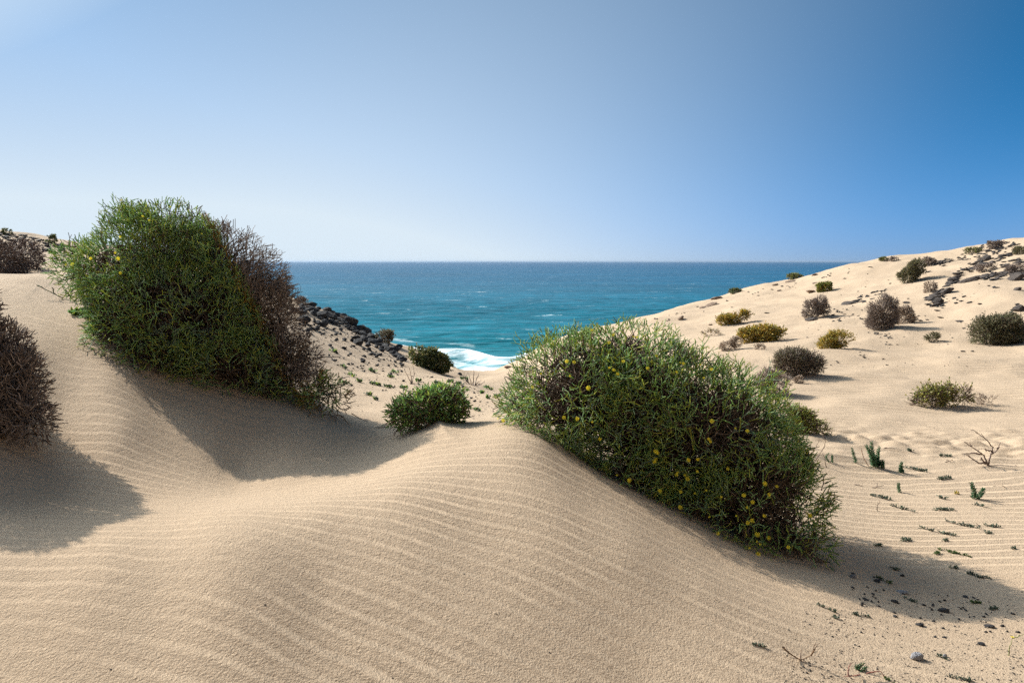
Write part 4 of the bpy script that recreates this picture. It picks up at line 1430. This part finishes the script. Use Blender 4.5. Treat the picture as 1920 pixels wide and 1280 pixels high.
twiggy('dead_branch', 'clump of dark dry stems with black seed heads in front of the beach', (886, 722), [[(880, 722), (873, 710), (870, 704)], [(884, 722), (880, 706)], [(887, 722), (888, 704), (889, 698)], [(890, 722), (896, 706), (897, 700)], [(892, 722), (902, 712)], [(878, 722), (868, 714)], [(894, 723), (908, 716)]], rg, 1.3, GREY, ymin=7)
twiggy('dead_branch', 'bare twigs poking out of the sand under the right end of the tall shrub', (655, 795), [[(640, 780), (652, 792), (659, 800)], [(612, 745), (620, 770), (640, 782)], [(660, 775), (690, 792)], [(700, 805), (720, 800), (735, 795)]], rg, 1.2, WOOD, ymin=4)
twiggy('dead_branch', 'thin shrub runners spreading over the crest of the left dune', (140, 565), [[(70, 535), (100, 550), (140, 568)], [(98, 540), (102, 550), (120, 562)], [(115, 640), (140, 650), (160, 662)], [(120, 590), (140, 580), (150, 575)], [(125, 545), (135, 560), (150, 575)]], rg, 1.3, [(0.08, 0.11, 0.05), (0.12, 0.10, 0.06)], ymin=4)


def creeper(label, px, py, w, rng, pal, flower=None, group='small creeping plants on the right valley sand', up=0.5, ymin=1.5, lp=5.0, name='creeping_plant'):
    """a low sprig of small thick leaves along a half buried runner"""
    p = ground(px, py, ymin)
    s = p[1] / F
    root = thing(name, p, label, 'plant', group)
    k = max(6, int(w * 0.5))
    ts = np.sort(rng.random(k)) - 0.5
    x = p[0] + ts * w * s
    y = p[1] - ts * w * s * rng.uniform(-0.9, 1.6) + rng.normal(0, 2.0 * s, k)
    z = terrain(x, y)
    P = np.c_[x, y, z]
    part_tubes('runner', root, P[:-1], P[1:], 0.8 * s, 0.7 * s, tint_pick(k - 1, WOOD, rng), M_DRY, rng, None)
    m = k * 6
    Q = P[rng.integers(0, k, m)] + np.c_[rng.normal(0, 1.2 * s, (m, 2)), rng.uniform(0, 3.2 * s, m)]
    D = unit(rng.normal(size=(m, 3)) + np.array((0, 0, up * 2)))
    ln = lp * s * rng.uniform(0.6, 1.1, m)
    V, Fc = leaves(Q, D, ln, ln * 0.55, rng)
    o = link('leaves', mesh_np('leaves', V - p, Fc, np.repeat(tint_pick(m, pal, rng), 6, 0), mats=(M_LEAF,)), root)
    o['kind'] = 'stuff'
    return root


LAND = [(1637, 850, 'the tallest spurge clump'), (1605, 855, 'the leaning spurge shoot'), (1692, 878, 'the upright spurge shoot'), (1686, 915, 'the lone small spurge shoot'), (1830, 920, 'the v shaped spurge'), (1852, 850, 'the forked dead branch'),
        (1718, 1228, 'the pale grey stone block'), (1560, 1060, 'the foot of the big flowering shrub'), (1770, 1140, 'the blackest stone in the long shadow'), (1691, 1105, 'the flat grey stone in the long shadow'), (1898, 1200, 'the yellow-budded stalk'), (1693, 954, 'the widest creeping tuft'), (1770, 956, 'the long row of creeping leaves'), (1794, 1038, 'the longest creeping plant'), (1617, 1255, 'the fresh shoots at the bottom edge'), (1645, 912, 'the thin dark stick'), (1880, 936, 'the dark stick by the v shaped spurge'),
        (805, 765, 'the low fresh green shrub'), (770, 705, 'the bare dark twigs in the valley'), (886, 712, 'the clump of dry stems with seed heads'), (806, 665, 'the dark green round shrub'), (610, 745, 'the foot of the tall shrub'), (705, 722, 'the grassy tuft in mid valley'), (672, 646, 'the lowest boulder of the left rock pile'), (950, 760, 'the left tip of the big flowering shrub'), (738, 657, 'the last boulder nearest the surf'), (660, 705, 'the tuft beside the dead shrub twigs')]
USED = set()


def near_label(px, py, what):
    order = sorted(LAND, key=lambda q: math.hypot(px - q[0], py - q[1]))
    for how in ('', 'farther '):
        for (x, y, nm) in order[:6]:
            dx, dy = px - x, py - y
            if math.hypot(dx, dy) < 3:
                continue
            side = (('right of' if dx > 0 else 'left of') if abs(dx) > abs(dy) * 1.3 else ('below' if dy > 0 else 'above'))
            t = f'{what} {how}{side} {nm}'
            if t not in USED:
                USED.add(t)
                return t
    return what + ' on the sand'


GGR = [(0.12, 0.162, 0.108), (0.156, 0.198, 0.144), (0.09, 0.12, 0.072), (0.132, 0.144, 0.12)]
BGR = [(0.08, 0.14, 0.04), (0.11, 0.17, 0.05)]
rg = np.random.default_rng(81)
CL = 'tiny grey-green creeping plant half buried in the ripples of the right valley'
for (px, py, w, lab, pal) in [(1693, 954, 26, 'widest grey-green creeping tuft below the lone small spurge shoot', GGR), (1770, 956, 40, 'long row of creeping leaves left of the v shaped spurge', GGR), (1841, 949, 14, 'dark tuft just below the v shaped spurge', GGR), (1803, 984, 38, None, GGR), (1860, 987, 22, None, GGR), (1853, 999, 14, None, GGR),
                              (1755, 997, 44, 'creeping sprig with a thin runner trailing to its lower right', GGR), (1699, 1013, 26, None, GGR), (1772, 1014, 10, None, GGR), (1757, 1038, 16, 'dark green creeping tuft left of a longer one', BGR), (1794, 1038, 40, 'longest dark green creeping plant above the long shadow', BGR), (1712, 880, 40, None, GGR), (1769, 898, 36, None, GGR),
                              (1655, 934, 32, None, GGR), (1768, 934, 14, None, GGR), (1645, 1023, 16, None, GGR), (1899, 1029, 10, None, GGR), (1845, 1083, 20, None, GGR), (1820, 1077, 22, None, GGR), (1790, 1065, 14, None, GGR), (1680, 1068, 18, None, GGR), (1828, 1130, 18, 'bright green tuft on the upper edge of the long shadow', BGR), (1661, 1090, 20, 'green leaves beside the dark stone on the shadow rim', BGR),
                              (1862, 1142, 22, None, GGR), (1706, 846, 16, None, GGR), (1773, 856, 22, None, GGR), (1615, 1154, 30, 'grey-green plant in the left part of the long shadow', GGR), (1548, 1140, 24, 'pale creeping sprig on the lower rim of the shadow', GGR), (1710, 1127, 18, None, GGR),
                              (1425, 1210, 26, 'blue-green sprig lying alone on the smooth sand at the bottom', GGR), (1797, 926, 12, 'yellow tuft left of the v shaped spurge', YEL), (1675, 1280, 26, 'green shoot cut by the bottom edge of the photo', BGR), (1800, 1272, 40, 'grey leafy sprig with a small orange flower at the bottom edge', GGR),
                              (1765, 1232, 18, None, GGR), (1570, 1160, 16, None, GGR)]:
    creeper(lab or near_label(px, py, 'tiny grey-green creeping plant'), px, py, w, rg, pal)
VG = 'small plants scattered on the middle valley floor'
VL = 'tiny green tuft on the stony sand of the middle valley'
for (px, py, w) in [(705, 722, 22), (732, 708, 10), (660, 705, 12), (672, 716, 10), (700, 698, 14), (785, 715, 10), (820, 720, 12), (845, 717, 12), (864, 722, 14), (917, 730, 12), (905, 738, 8), (728, 727, 14), (757, 728, 10), (690, 741, 16), (645, 690, 10), (705, 750, 8), (862, 757, 16), (895, 770, 14), (880, 765, 8), (870, 712, 14), (935, 745, 14), (915, 747, 10), (740, 700, 12), (650, 720, 14), (625, 660, 10)]:
    creeper('wide grassy green tuft in the middle of the valley floor' if (px, py) == (705, 722) else near_label(px, py, 'tiny green tuft'), px, py, w, rg, FGR + GGR, group=VG, ymin=7, lp=6.0, up=0.9)
creeper('tall grassy green shoots rising behind the small green shrub', 818, 742, 22, rg, FGR, group=VG, ymin=6, lp=22, up=1.6)
creeper('green shoots low on the left flank of the tall shrub over the dune', 150, 590, 30, rg, FGR, group=VG, ymin=4.5, lp=14, up=0.6)
twiggy('flower_stalk', 'thin pale flower stalk with a yellow bud near the bottom right corner', (1891, 1228), [[(1891, 1228), (1893, 1210), (1898, 1194)], [(1898, 1195), (1908, 1193), (1920, 1187)]], rg, 1.6, [(0.24, 0.24, 0.12)], 'flower', side=0)
b_ = ground(1891, 1228, 1.5)
fl = link('flower', FLOWER, [o for o in bpy.data.objects if o.name == 'flower_stalk'][0])
fl.location = at(1898, 1194, b_[1]) - b_
fl.scale = (0.009, 0.009, 0.009)
